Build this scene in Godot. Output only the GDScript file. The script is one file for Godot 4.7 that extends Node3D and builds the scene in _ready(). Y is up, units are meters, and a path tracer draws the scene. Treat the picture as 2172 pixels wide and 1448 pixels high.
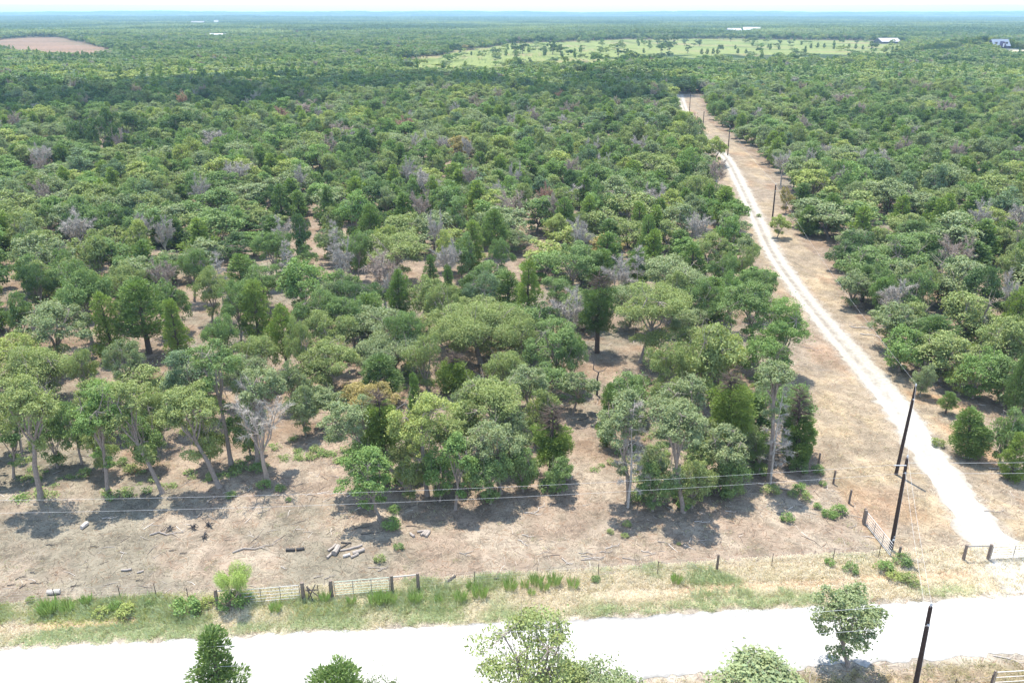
extends Node3D
# A dirt county road, a fenced clearing and a caliche track through post oak and cedar woods, seen from 42 m up.

const EYE_HEIGHT := 42.0
const PITCH := 22.265
const LENS := 1700.0            # focal length in pixels of the 2172 x 1448 photograph, for the labels' places only
var dirs := PackedVector3Array()
var rng := RandomNumberGenerator.new()
var tones := {}
var mats := {}
var names := {}
var labels_used := {}
var n_big := FastNoiseLite.new()
var n_mid := FastNoiseLite.new()
var n_fine := FastNoiseLite.new()

# ------------------------------------------------------------------ geometry
class Shape:
	var v := PackedVector3Array()
	var i := PackedInt32Array()
	var c := PackedColorArray()
	var u := PackedVector2Array()
	var smooth := PackedVector3Array()

	func build() -> ArrayMesh:
		var a := []
		a.resize(Mesh.ARRAY_MAX)
		a[Mesh.ARRAY_VERTEX] = v
		a[Mesh.ARRAY_INDEX] = i
		if c.size() == v.size():
			a[Mesh.ARRAY_COLOR] = c
		if u.size() == v.size():
			a[Mesh.ARRAY_TEX_UV] = u
			a[Mesh.ARRAY_TEX_UV2] = u
		if smooth.size() == v.size():
			a[Mesh.ARRAY_NORMAL] = smooth
		var m := ArrayMesh.new()
		m.add_surface_from_arrays(Mesh.PRIMITIVE_TRIANGLES, a)
		return m

	func tri(p: Vector3, q: Vector3, r: Vector3, col := Color.WHITE) -> void:
		var n := v.size()
		v.append(p); v.append(q); v.append(r)
		i.append(n); i.append(n + 1); i.append(n + 2)
		c.append(col); c.append(col); c.append(col)

	func quad(p: Vector3, q: Vector3, r: Vector3, s: Vector3, col := Color.WHITE) -> void:
		var n := v.size()
		v.append(p); v.append(q); v.append(r); v.append(s)
		i.append(n); i.append(n + 1); i.append(n + 2); i.append(n); i.append(n + 2); i.append(n + 3)
		for k in 4:
			c.append(col)

	func box(at: Vector3, size: Vector3, b := Basis.IDENTITY, col := Color.WHITE) -> void:
		var h := size * 0.5
		var p := []
		for k in 8:
			p.append(at + b * Vector3(h.x if k & 1 else -h.x, h.y if k & 2 else -h.y, h.z if k & 4 else -h.z))
		quad(p[0], p[1], p[3], p[2], col); quad(p[5], p[4], p[6], p[7], col)
		quad(p[4], p[0], p[2], p[6], col); quad(p[1], p[5], p[7], p[3], col)
		quad(p[2], p[3], p[7], p[6], col); quad(p[4], p[5], p[1], p[0], col)

	func tube(pts: Array, radii: Array, sides: int, col := Color.WHITE, capped := true) -> void:
		var n0 := v.size()
		var side := Vector3.RIGHT
		for k in pts.size():
			var d: Vector3 = (pts[mini(k + 1, pts.size() - 1)] - pts[maxi(k - 1, 0)]).normalized()
			side = side - d * side.dot(d)
			if side.length() < 0.05:
				side = d.cross(Vector3(0.3, 0.2, 0.9))
			side = side.normalized()
			var up := d.cross(side)
			for s in sides:
				var a := TAU * s / sides
				v.append(pts[k] + (side * cos(a) + up * sin(a)) * radii[k])
				c.append(col)
		for k in pts.size() - 1:
			for s in sides:
				var a := n0 + k * sides + s
				var b := n0 + k * sides + (s + 1) % sides
				i.append(a); i.append(b); i.append(b + sides); i.append(a); i.append(b + sides); i.append(a + sides)
		if capped and sides > 3:
			for e in [0, pts.size() - 1]:
				var m := v.size()
				v.append(pts[e]); c.append(col)
				for s in sides:
					i.append(m); i.append(n0 + e * sides + s); i.append(n0 + e * sides + (s + 1) % sides)


func mesh_node(called: String, mesh: Mesh, mat: Material, parent: Node = null) -> MeshInstance3D:
	var o := MeshInstance3D.new()
	o.name = called if parent else numbered(called)
	o.mesh = mesh
	o.material_override = mat
	(parent if parent else self).add_child(o, true)
	return o


func numbered(called: String) -> String:
	var k: int = names.get(called, 0)
	names[called] = k + 1
	return called if k == 0 else "%s_%03d" % [called, k]


func tag(o: Node, label: String, category := "", group := "", kind := "") -> Node:
	labels_used[label] = true
	o.set_meta("label", label)
	if category: o.set_meta("category", category)
	if group: o.set_meta("group", group)
	if kind: o.set_meta("kind", kind)
	return o


func thing(called: String, at: Vector3, label: String, category: String, group := "") -> Node3D:
	var o := Node3D.new()
	o.name = numbered(called)
	add_child(o)
	o.position = at
	tag(o, label, category, group)
	return o


func structure(called: String, mesh: Mesh, mat: Material) -> MeshInstance3D:
	var o := mesh_node(called, mesh, mat)
	o.set_meta("kind", "structure")
	return o


func photo_place(p: Vector3) -> Vector2:
	# where a point of the place lies in the photograph, as percent across and down: only used to word labels
	var s := sin(deg_to_rad(PITCH))
	var k := cos(deg_to_rad(PITCH))
	var d := EYE_HEIGHT - p.y
	var zc := -p.z * k + d * s
	return Vector2(50.0 + 100.0 * LENS * p.x / zc / 2172.0, 50.0 + 100.0 * LENS * (d * k + p.z * s) / zc / 1448.0)


func in_photo(p: Vector3, margin := 4.0) -> bool:
	var q := photo_place(p)
	return q.x > -margin and q.x < 100.0 + margin and q.y > -margin and q.y < 100.0 + margin


func unique(words: String, p: Vector3) -> String:
	var q := photo_place(p)
	var tail := ["", "-and-half", "-and-quarter", "-and-third", "-and-fifth"]
	for k in 25:
		var t := "%s %s%s percent across, %s%s percent down the photo" % [words, spelled(roundi(q.x)), tail[k % 5], spelled(roundi(q.y)), tail[k / 5]]
		if not labels_used.has(t):
			return t
	return words


func spelled(n: int) -> String:
	var ones := ["zero", "one", "two", "three", "four", "five", "six", "seven", "eight", "nine", "ten", "eleven", "twelve", "thirteen", "fourteen", "fifteen", "sixteen", "seventeen", "eighteen", "nineteen"]
	var tens := ["", "", "twenty", "thirty", "forty", "fifty", "sixty", "seventy", "eighty", "ninety"]
	n = clampi(n, 0, 100)
	if n == 100:
		return "hundred"
	if n < 20:
		return ones[n]
	return tens[n / 10] + ("-" + ones[n % 10] if n % 10 else "")


# ------------------------------------------------------------------ materials
func paint(key: String, lin: Color, rough := 0.9, vertex := false) -> StandardMaterial3D:
	if mats.has(key):
		return mats[key]
	var m := StandardMaterial3D.new()
	m.resource_name = key
	m.albedo_color = lin.linear_to_srgb()
	m.roughness = rough
	m.metallic_specular = 0.25
	m.vertex_color_use_as_albedo = vertex
	mats[key] = m
	return m


func leafy(tone: String) -> StandardMaterial3D:
	var key := "leaf_" + tone
	if mats.has(key):
		return mats[key]
	var m := paint(key, tones[tone], 0.62, true)
	m.metallic_specular = 0.3
	m.backlight_enabled = true
	m.backlight = Color(0.74, 0.78, 0.52)
	return m


func litter_texture() -> ImageTexture:
	var n := FastNoiseLite.new()
	n.seed = 5; n.frequency = 0.012; n.fractal_octaves = 6; n.fractal_gain = 0.62
	var im := n.get_seamless_image(1024, 1024)
	im.convert(Image.FORMAT_RGBF)
	var r := RandomNumberGenerator.new()
	r.seed = 77
	for y in 1024:
		for x in 1024:
			var b := im.get_pixel(x, y).r
			var w := 0.98 + 0.85 * (b - 0.5) + 0.3 * (r.randf() - 0.5)
			im.set_pixel(x, y, Color(w * 1.02, w, w * 0.985))
	for k in 36000:      # straw, leaves and twigs lying about
		var x := r.randf() * 1024.0
		var y := r.randf() * 1024.0
		var a := r.randf() * TAU
		var len := 2 + int(r.randf() ** 3.5 * 24.0)
		var g := r.randf()
		var col := Color(0.42, 0.39, 0.40) if g < 0.34 else Color(1.5, 1.46, 1.40) if g < 0.74 else Color(0.85, 0.62, 0.5) if g < 0.87 else Color(0.66, 0.7, 0.68)
		var bend := (r.randf() - 0.5) * 0.08
		for s in len:
			a += bend
			x += cos(a); y += sin(a)
			var px := posmod(int(x), 1024)
			var py := posmod(int(y), 1024)
			im.set_pixel(px, py, im.get_pixel(px, py).lerp(col, 0.8))
			py = posmod(py + 1, 1024)
			im.set_pixel(px, py, im.get_pixel(px, py).lerp(col, 0.6))
	return ImageTexture.create_from_image(im)


func noise_texture(seed_: int, freq: float, lo: float, hi: float, size := 512) -> ImageTexture:
	var n := FastNoiseLite.new()
	n.seed = seed_; n.frequency = freq; n.fractal_octaves = 5
	var im := n.get_seamless_image(size, size)
	im.convert(Image.FORMAT_RGBF)
	for y in size:
		for x in size:
			var w := lo + (hi - lo) * im.get_pixel(x, y).r
			im.set_pixel(x, y, Color(w, w, w))
	return ImageTexture.create_from_image(im)


# ------------------------------------------------------------------ the lie of the land
func road_far(x: float) -> float: return -(44.7 + 0.0745 * (x + 36.6))
func road_near(x: float) -> float: return road_far(x) + 6.4 - 0.012 * (x - 10.0)
func fence_z(x: float) -> float: return -(48.7 + 0.093 * (x + 39.0))

var track := PackedVector2Array()
var track_w := []
var clearing := PackedVector2Array()
var field := PackedVector2Array()
var brown_field := PackedVector2Array()
var openings := []
var tree_line := PackedVector2Array()


func near_track(p: Vector2) -> Vector2:     # (distance from the middle, half width)
	var best := 1e9
	var w := 2.5
	for k in track.size() - 1:
		var q := Geometry2D.get_closest_point_to_segment(p, track[k], track[k + 1])
		var d := q.distance_to(p)
		if d < best:
			best = d
			var f := track[k].distance_to(q) / maxf(track[k].distance_to(track[k + 1]), 0.01)
			w = lerpf(track_w[k], track_w[k + 1], f)
	return Vector2(best, w)


func in_field(p: Vector2) -> bool:
	return Geometry2D.is_point_in_polygon(p + Vector2(30.0 * n_big.get_noise_2d(p.x * 0.6, p.y * 0.4), 50.0 * n_big.get_noise_2d(p.x * 0.35 + 77.0, p.y * 0.3)), field)


func line_z(line: PackedVector2Array, x: float) -> float:
	for k in line.size() - 1:
		if x <= line[k + 1].x or k == line.size() - 2:
			return lerpf(line[k].y, line[k + 1].y, clampf((x - line[k].x) / (line[k + 1].x - line[k].x), 0, 1))
	return line[0].y


func smooth(a: float, b: float, x: float) -> float: return smoothstep(a, b, x)


func ground_color(x: float, z: float) -> Color:
	var p := Vector2(x, z)
	var a := n_big.get_noise_2d(x, z)
	var b := n_mid.get_noise_2d(x, z)
	var f := n_fine.get_noise_2d(x, z)
	var pink := Color(0.318, 0.262, 0.205)
	var pale := Color(0.385, 0.335, 0.268)
	var grey := Color(0.265, 0.245, 0.195)
	var straw := Color(0.41, 0.34, 0.235)
	var red := Color(0.36, 0.175, 0.085)
	var chalk := Color(0.42, 0.385, 0.33)
	var c := pink.lerp(pale, smooth(-0.1, 0.45, b + 0.5 * f)).lerp(grey, smooth(0.0, 0.5, a - 0.3 * b + 0.3 * f))
	if z < -700.0:
		if p.distance_to(Vector2(houses[0].x, houses[0].y + 30.0)) < 70.0:
			return Color(0.36, 0.33, 0.21)
		c = Color(0.19, 0.18, 0.11)
		if in_field(p):
			c = Color(0.26, 0.325, 0.115).lerp(Color(0.33, 0.30, 0.16), smooth(0.0, 0.5, b * 0.5 + n_big.get_noise_2d(x * 0.25, z * 0.25))).lerp(Color(0.14, 0.20, 0.06), smooth(0.1, 0.5, f + 0.6 * n_big.get_noise_2d(x * 0.4, z * 0.4)))
		elif Geometry2D.is_point_in_polygon(p, brown_field):
			c = Color(0.33, 0.235, 0.165).lerp(Color(0.26, 0.19, 0.13), smooth(-0.3, 0.3, f))
		return c
	if z < -500.0 and in_field(p):
		return Color(0.26, 0.325, 0.115).lerp(Color(0.33, 0.30, 0.16), smooth(0.0, 0.5, b + a * 0.6))
	# forest floor: rusty leaf litter and grey branches
	var wood := smooth(-1.0, 5.0, line_z(tree_line, x) - z) if z > -130.0 else 1.0
	c = c.lerp(Color(0.27, 0.205, 0.15), wood * smooth(-0.1, 0.4, b - 0.2 * a))
	if z > -620.0 and x > 20.0:
		var in_lane := 1.0 if Geometry2D.is_point_in_polygon(p, clearing) else 0.0
		if in_lane > 0.0:
			c = Color(0.335, 0.285, 0.215).lerp(straw, smooth(-0.2, 0.4, b + 0.4 * f)).lerp(Color(0.33, 0.285, 0.225), smooth(0.05, 0.4, a + 0.5 * f))
			c = c.lerp(red, 0.25 * smooth(0.16, 0.42, n_mid.get_noise_2d(x * 0.6 + 91.0, z * 0.35)))
			if x > 47.0 and z > -90.0:
				c = c.lerp(red, 0.35 * smooth(-0.1, 0.35, b))
		var t := near_track(p)
		c = c.lerp(chalk, 0.85 * (1.0 - smooth(t.y - 0.5, t.y + 0.55 + 0.9 * absf(f), t.x + 0.6 * f)))
	# verge between road and fence
	if z > -62.0:
		var edge := road_far(x) - z
		var strip := fence_z(x) - z
		if edge > -12.0 and strip < 0.25:
			var s := clampf(edge / (edge - strip + 0.01), 0, 1)
			var v := Color(0.53, 0.465, 0.35).lerp(Color(0.43, 0.415, 0.27), smooth(-0.2, 0.4, b + 0.5 * f + (0.25 if x < 8.0 else -0.1)))
			# bare sandy lane worn along the verge
			var mid := absf(edge - (2.25 + 0.5 * a + 0.01 * x))
			v = v.lerp(Color(0.50, 0.375, 0.245), (1.0 - smooth(0.15, 0.65, mid + 0.35 * f)) * smooth(0.0, 0.35, 0.25 + b + (0.35 if x > 8.0 or x < -28.0 else -0.25)))
			if x > 34.0:
				v = v.lerp(Color(0.46, 0.41, 0.345), smooth(34.0, 44.0, x))
			c = v.lerp(c, smooth(-0.2, 0.25, strip))
		c = c.lerp(chalk, 0.9 * (1.0 - smooth(0.05, 0.5, edge + 0.35 * f + 0.2 * b)))
		if z > road_near(x) - 0.2:
			var e2 := z - road_near(x)
			c = Color(0.36, 0.29, 0.215).lerp(Color(0.25, 0.22, 0.14), smooth(-0.2, 0.4, b + f)).lerp(chalk, 0.9 * (1.0 - smooth(0.1, 1.0, e2 + 0.5 * f)))
	return c


func hill(x: float, z: float) -> float:
	var d := -z
	if d < 2600.0:
		var away: float = Vector2(x, z).distance_to(Vector2(houses[0].x, houses[0].y))
		return 10.0 * exp(-away * away / 5000.0) if away < 300.0 else 0.0
	var h := smooth(4200.0, 5600.0, d) * (1.0 - smooth(5600.0, 7000.0, d)) * 16.0 * (0.55 + 0.45 * smooth(1500.0, -2500.0, x)) * (0.8 + 0.6 * n_big.get_noise_2d(x * 0.012, 7.0))
	h += smooth(8200.0, 11500.0, d) * (34.0 + 20.0 * n_big.get_noise_2d(x * 0.008 + 40.0, d * 0.002))
	return maxf(h, 0.0)


func axis(lo: float, hi: float, step: float, far_lo: float, far_hi: float, grow: float) -> Array:
	var out := []
	var p := lo
	while p < hi:
		out.append(p)
		p += step
	var s := step
	while p < far_hi:
		out.append(p)
		s *= grow
		p += s
	out.append(far_hi)
	s = step
	p = lo
	var front := []
	while p > far_lo:
		s *= grow
		p -= s
		front.append(maxf(p, far_lo))
	front.reverse()
	return front + out


# Fair weather clouds above the frame: their shadows darken the woods in the middle distance.
func build_clouds() -> void:
	var puff := SphereMesh.new()
	puff.radius = 1.0; puff.height = 2.0; puff.radial_segments = 20; puff.rings = 10
	var white := paint("cloud_white", Color(0.85, 0.86, 0.88), 1.0)
	var no := 0
	for e in clouds():
		rng.seed = 1200 + no
		var st := SurfaceTool.new()
		for k in 34:
			var a := rng.randf() * TAU
			var q := sqrt(rng.randf())
			var r := (0.2 + 0.2 * rng.randf()) * minf(e[2], e[3])
			var at := Vector3(cos(a) * q * e[2], rng.randf() * 25.0 * (1.2 - q), sin(a) * q * e[3])
			st.append_from(puff, 0, Transform3D(Basis.from_scale(Vector3(r, r * 0.45, r)), at))
		var up := 900.0
		var o := structure("cloud", st.commit(), white)
		o.position = Vector3(e[0] - 1.31 * up / 9.6, up, e[1] - 3.0 * up / 9.6)
		tag(o, "white cumulus cloud above the frame shading the woods", "", "clouds", "structure")
		no += 1


func build_ground() -> void:
	var xs := axis(-58.0, 100.0, 0.62, -13000.0, 13000.0, 1.13)
	var ds := axis(30.0, 104.0, 0.55, -60.0, 14500.0, 1.035)
	var s := Shape.new()
	var m := xs.size()
	for d in ds:
		for x in xs:
			s.v.append(Vector3(x, hill(x, -d), -d))
			s.c.append(ground_color(x, -d))
			s.u.append(Vector2(x, -d) / 36.0)
	for j in ds.size() - 1:
		for k in m - 1:
			var a := j * m + k
			s.i.append(a); s.i.append(a + m); s.i.append(a + 1); s.i.append(a + 1); s.i.append(a + m); s.i.append(a + m + 1)
	var mat := paint("soil", Color.WHITE, 0.97, true)
	mat.metallic_specular = 0.15
	mat.albedo_color = Color(0.585, 0.575, 0.565).linear_to_srgb()
	mat.albedo_texture = litter_texture()
	mat.detail_enabled = true
	mat.detail_blend_mode = BaseMaterial3D.BLEND_MODE_MUL
	mat.detail_albedo = noise_texture(21, 0.02, 0.82, 1.18)
	mat.detail_uv_layer = BaseMaterial3D.DETAIL_UV_2
	mat.uv2_scale = Vector3(0.41, 0.41, 0.41)
	structure("ground", s.build(), mat)


func ragged(k: float, seed_: float, amp: float) -> float:
	return amp * (n_fine.get_noise_2d(k * 1.0, seed_) + 0.7 * n_fine.get_noise_2d(k * 3.1, seed_ + 50.0))


func build_roads() -> void:
	var chalk := paint("caliche", Color.WHITE, 0.95, true)
	chalk.albedo_color = Color(1, 1, 1)
	chalk.albedo_texture = noise_texture(9, 0.03, 0.72, 1.22)
	var s := Shape.new()
	var cols := 9
	var n := 0
	var x := -150.0
	while x <= 160.0:
		var z0 := road_far(x) + ragged(x, 3.0, 0.42) + 0.1
		var z1 := road_near(x) + ragged(x, 31.0, 0.55) - 0.15
		for k in cols:
			var f := k / float(cols - 1)
			var z := lerpf(z0, z1, f)
			s.v.append(Vector3(x, 0.02 + 0.05 * sin(f * PI), z))
			var w := 0.44 - (0.15 if k == 0 or k == cols - 1 else 0.0) - 0.13 * smooth(0.05, 0.5, n_mid.get_noise_2d(x * 0.25, z * 4.0))
			s.c.append(Color(w, w * 0.975, w * 0.93))
			s.u.append(Vector2(x, z) / 9.0)
		n += 1
		x += 0.4 if absf(x) < 52.0 else 3.0
	for j in n - 1:
		for k in cols - 1:
			var a := j * cols + k
			s.i.append(a); s.i.append(a + 1); s.i.append(a + cols); s.i.append(a + 1); s.i.append(a + cols + 1); s.i.append(a + cols)
	structure("road", s.build(), chalk)
	# the track: two pale ruts with a dustier crown between
	s = Shape.new()
	cols = 11
	n = 0
	for k in track.size() - 1:
		var steps := maxi(2, int(track[k].distance_to(track[k + 1]) / 0.7))
		for q in steps:
			var f := q / float(steps)
			var p0 := track[maxi(k - 1, 0)]
			var p3 := track[mini(k + 2, track.size() - 1)]
			var c := track[k].cubic_interpolate(track[k + 1], p0, p3, f)
			var c2 := track[k].cubic_interpolate(track[k + 1], p0, p3, f + 0.05)
			var dir := (c2 - c).normalized()
			var side := Vector2(-dir.y, dir.x)
			var w: float = lerpf(track_w[k], track_w[k + 1], f) * (1.0 + 0.10 * n_mid.get_noise_2d(n * 0.9, 77.0))
			var far := smooth(60.0, 130.0, -c.y)
			for j in cols:
				var g := j / float(cols - 1) * 2.0 - 1.0
				var off := g * w
				if j == 0 or j == cols - 1:
					off += signf(g) * ragged(n * 0.7, 5.0 + j, 0.8)
				var pos := c + side * off
				s.v.append(Vector3(pos.x, 0.025 - 0.02 * absf(g), pos.y))
				var crown := 1.0 - smooth(0.12, 0.34, absf(g + 0.05))
				var rim := smooth(0.72, 1.0, absf(g))
				var col := Color(0.36, 0.345, 0.31).lerp(Color(0.315, 0.295, 0.255), smooth(0.0, 0.6, far)).lerp(Color(0.19, 0.165, 0.135), clampf(crown * (0.25 + 0.7 * far) * (0.75 + 0.9 * n_fine.get_noise_2d(pos.x, pos.y)), 0, 1))
				col = col.lerp(Color(0.225, 0.195, 0.155), rim * 0.85)
				if -c.y > 270.0:
					col = col.lerp(Color(0.27, 0.23, 0.18), 0.3 * smooth(0.0, 0.5, n_big.get_noise_2d(pos.x, pos.y) + 0.2))
				s.c.append(col)
				s.u.append(pos / 9.0)
			n += 1
	for j in n - 1:
		for k in cols - 1:
			var a := j * cols + k
			s.i.append(a); s.i.append(a + cols); s.i.append(a + 1); s.i.append(a + 1); s.i.append(a + cols); s.i.append(a + cols + 1)
	structure("path", s.build(), chalk)


# ------------------------------------------------------------------ foliage
func rdir() -> Vector3: return dirs[rng.randi() & 4095]


func leaves(s: Shape, at: Vector3, rad: Vector3, n: int, len: float, up: float, tint: Color, droop := 0.0, narrow := 0.55) -> void:
	for k in n:
		var d := dirs[rng.randi() & 4095]
		if d.y < -0.3 and rng.randf() < 0.72:
			d.y = -d.y
		var reach := 0.5 + 0.55 * sqrt(rng.randf())
		if k % 7 == 0:
			reach *= 1.0 + 0.75 * rng.randf()
		var q := at + d * rad * reach
		var nor := (d * 0.55 + dirs[rng.randi() & 4095] * 0.85 + Vector3(0, up, 0)).normalized()
		var t := nor.cross(dirs[rng.randi() & 4095])
		t.y -= droop
		t = t.normalized()
		var b := nor.cross(t)
		var l := len * (0.55 + 0.9 * rng.randf())
		var w := l * narrow
		var g := 0.72 + 0.56 * rng.randf()
		var y := (rng.randf() - 0.5) * 0.22
		var col := Color(tint.r * g * (1.0 + y), tint.g * g, tint.b * g * (1.0 - y))
		var i0 := s.v.size()
		s.v.append(q - t * l); s.v.append(q + b * w + nor * (w * 0.35)); s.v.append(q + t * l); s.v.append(q - b * w + nor * (w * 0.35))
		s.i.append(i0); s.i.append(i0 + 1); s.i.append(i0 + 2); s.i.append(i0); s.i.append(i0 + 2); s.i.append(i0 + 3)
		s.c.append(col); s.c.append(col); s.c.append(col); s.c.append(col)


func wiggle(a: Vector3, b: Vector3, n: int, amt: float) -> Array:
	var out := [a]
	var len := a.distance_to(b)
	for k in range(1, n):
		out.append(a.lerp(b, k / float(n)) + rdir() * amt * len)
	out.append(b)
	return out


func taper(n: int, r0: float, r1: float) -> Array:
	var out := []
	for k in n:
		out.append(lerpf(r0, r1, pow(k / float(n - 1), 0.8)))
	return out


# A broadleaf tree: trunk from the base to the crown's foot, limbs to leaf clusters spread through a domed crown.
func oak(seed_: int, mid: Vector3, rx: float, ry: float, n_leaf: int, len: float, sparse := 0.0, clusters := 30, spread := Vector3.ONE, patch := Color.WHITE) -> Array:
	rng.seed = seed_
	var wood := Shape.new()
	var crown := Shape.new()
	var r0 := 0.042 * rx + 0.010 * mid.y
	var fork := Vector3(mid.x * 0.72, maxf(mid.y - ry * 0.85, mid.y * 0.35), mid.z * 0.72)
	var bark := Color(1, 1, 1)
	var tr := [Vector3(0, -0.15, 0), Vector3(mid.x * 0.1, mid.y * 0.08, mid.z * 0.1), Vector3(mid.x * 0.34, fork.y * 0.55, mid.z * 0.34) + rdir() * 0.05 * rx, fork]
	wood.tube(tr, [r0 * 1.55, r0 * 1.05, r0 * 0.9, r0 * 0.72], 8, bark)
	var foot := []
	var n_limb := 5 + (seed_ % 3)
	for k in n_limb:
		var a := TAU * (k + 0.7 * rng.randf()) / n_limb
		var e := mid + Vector3(cos(a) * rx * 0.48, ry * (0.05 + 0.4 * rng.randf()), sin(a) * rx * 0.48)
		var st: Vector3 = fork.lerp(tr[2], 0.25 * rng.randf())
		var limb := wiggle(st, e, 3, 0.07)
		wood.tube(limb, taper(4, r0 * 0.5, r0 * 0.2), 5, bark, false)
		foot.append(limb[2]); foot.append(e)
	foot.append(fork.lerp(mid, 0.7))
	var total := 0.0
	var list := []
	var lobes := [[mid + Vector3(rng.randf_range(-0.2, 0.2) * rx, ry * rng.randf_range(0.22, 0.45), rng.randf_range(-0.2, 0.2) * rx), rx * rng.randf_range(0.42, 0.56)]]
	var n_lobe := 5 + seed_ % 4
	for k in n_lobe:
		var a := TAU * (k + 0.8 * rng.randf()) / n_lobe
		var out := rx * rng.randf_range(0.36, 0.68)
		lobes.append([mid + Vector3(cos(a) * out, ry * rng.randf_range(-0.42, 0.32), sin(a) * out) * spread, rx * rng.randf_range(0.28, 0.52)])
	for e in lobes:
		leaves(crown, e[0], Vector3(e[1], e[1] * minf(0.85, 0.75 * ry / rx + 0.1), e[1]) * 0.88, int(n_leaf * 0.2 * (1.0 - 0.6 * sparse) * e[1] * e[1] / (rx * rx) * 0.9), len, 0.45, Color(0.97, 0.98, 1.0))
	for k in clusters:
		var d := rdir()
		d.y = d.y * 0.8 + 0.28
		d = d.normalized()
		var rr := 0.62 + 0.42 * rng.randf()
		var lobe: Array = lobes[rng.randi() % lobes.size()]
		var lr: float = lobe[1]
		var c: Vector3 = lobe[0] + Vector3(d.x * lr, d.y * lr * minf(0.9, 0.8 * ry / rx + 0.1), d.z * lr) * rr
		if k % 9 == 8:
			c = (tr[2] as Vector3).lerp(fork, rng.randf()) + Vector3(d.x, 0.2, d.z) * rx * (0.16 + 0.3 * rng.randf())
		var r := rx * (0.09 + 0.15 * rng.randf() * rng.randf() + 0.05 * rng.randf())
		list.append([c, r])
		total += r * r
		var best: Vector3 = foot[0]
		for f in foot:
			if f.distance_squared_to(c) < best.distance_squared_to(c):
				best = f
		wood.tube(wiggle(best, c, 2, 0.1), [r0 * 0.17, r0 * 0.1, r0 * 0.045], 4, bark, false)
	for k in int(clusters * 0.5):
		var st: Vector3 = foot[rng.randi() % foot.size()]
		var e := st + (dirs[rng.randi() & 4095] + Vector3(0, 0.25, 0)) * rx * 0.42
		wood.tube(wiggle(st, e, 2, 0.12), [r0 * 0.12, r0 * 0.08, r0 * 0.03], 4, Color(1.7, 1.7, 1.7), false)
	for e in list:
		var g := 0.86 + 0.28 * rng.randf()
		var y := 0.10 * (rng.randf() - 0.5)
		var col := Color(g * (1.0 + y), g, g * (1.0 - y))
		if patch != Color.WHITE and rng.randf() < 0.45:
			col = col * patch
		var n := int(n_leaf * (e[1] * e[1]) / total * (1.0 - sparse * rng.randf()))
		leaves(crown, e[0], Vector3(e[1], e[1] * 0.66, e[1]), n, len, 0.5, col)
	return [wood.build(), crown.build()]


# Eastern red cedar: one upright stem, tufts of short sprays that point up and out, in a ragged cone.
func cedar(seed_: int, h: float, rx: float, foot: float, n_leaf: int, len: float, lobes := 46, lean := Vector3.ZERO, bare_top := 0.0) -> Array:
	rng.seed = seed_
	var wood := Shape.new()
	var crown := Shape.new()
	var r0 := 0.022 * h + 0.03
	wood.tube([Vector3(0, -0.15, 0), lean * 0.25 + Vector3(0, h * 0.3, 0), lean * 0.7 + Vector3(0, h * 0.7, 0), lean + Vector3(0, h * 0.97, 0)], [r0 * 1.4, r0, r0 * 0.6, r0 * 0.12], 7, Color.WHITE)
	var total := 0.0
	var list := []
	for k in lobes:
		var t := pow((k + rng.randf()) / lobes, 1.15)
		var prof := pow(1.0 - t, 0.42) * (0.6 + 0.4 * smoothstep(0.0, 0.2, t)) * (0.8 + 0.4 * rng.randf())
		var y := lerpf(foot, h, t)
		var a := k * 2.39996 + rng.randf() * 0.9
		var out := rx * prof * (0.35 + 0.5 * rng.randf())
		var r := (0.15 + 0.13 * rng.randf()) * rx * (0.6 + 0.6 * prof) + 0.1
		var ax := lean * (y / h)
		var c := Vector3(ax.x + cos(a) * out, y + 0.1 * out, ax.z + sin(a) * out)
		if rng.randf() < 0.75 and t < 0.9:
			wood.tube([Vector3(ax.x, y - out * 0.35, ax.z), c], [r0 * 0.3, r0 * 0.07], 4, Color.WHITE, false)
		if t > 1.0 - bare_top:
			for q in 14:
				var b := c + Vector3(cos(a) * r, r * 0.4, sin(a) * r) * rng.randf_range(0.3, 1.3) + rdir() * r * 0.7
				wood.tube([c.lerp(Vector3(ax.x, y, ax.z), 0.8), b], [0.022, 0.006], 3, Color(3.2, 3.8, 4.3), false)
			continue
		list.append([c, r, a])
		total += r * r
	for e in list:
		var g := 0.82 + 0.36 * rng.randf()
		var col := Color(g, g, g)
		var n := int(n_leaf * (e[1] * e[1]) / total)
		for k in n:
			var d := rdir()
			if d.y < -0.1 and rng.randf() < 0.6:
				d.y = -d.y
			var q: Vector3 = e[0] + d * Vector3(e[1], e[1] * 0.95, e[1]) * (0.45 + 0.6 * rng.randf())
			var t := (Vector3(cos(e[2]) * 0.7, 0.5, sin(e[2]) * 0.7) + d * 0.6 + rdir() * 0.6).normalized()
			var b := t.cross(rdir()).normalized()
			var l := len * (0.6 + 0.9 * rng.randf())
			var w := l * 0.34
			var gg := 0.72 + 0.56 * rng.randf()
			var cc := Color(col.r * gg, col.g * gg, col.b * gg)
			crown.quad(q - t * l * 0.8, q + b * w, q + t * l, q - b * w + t.cross(b) * w * 0.6, cc)
	return [wood.build(), crown.build()]


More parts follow.
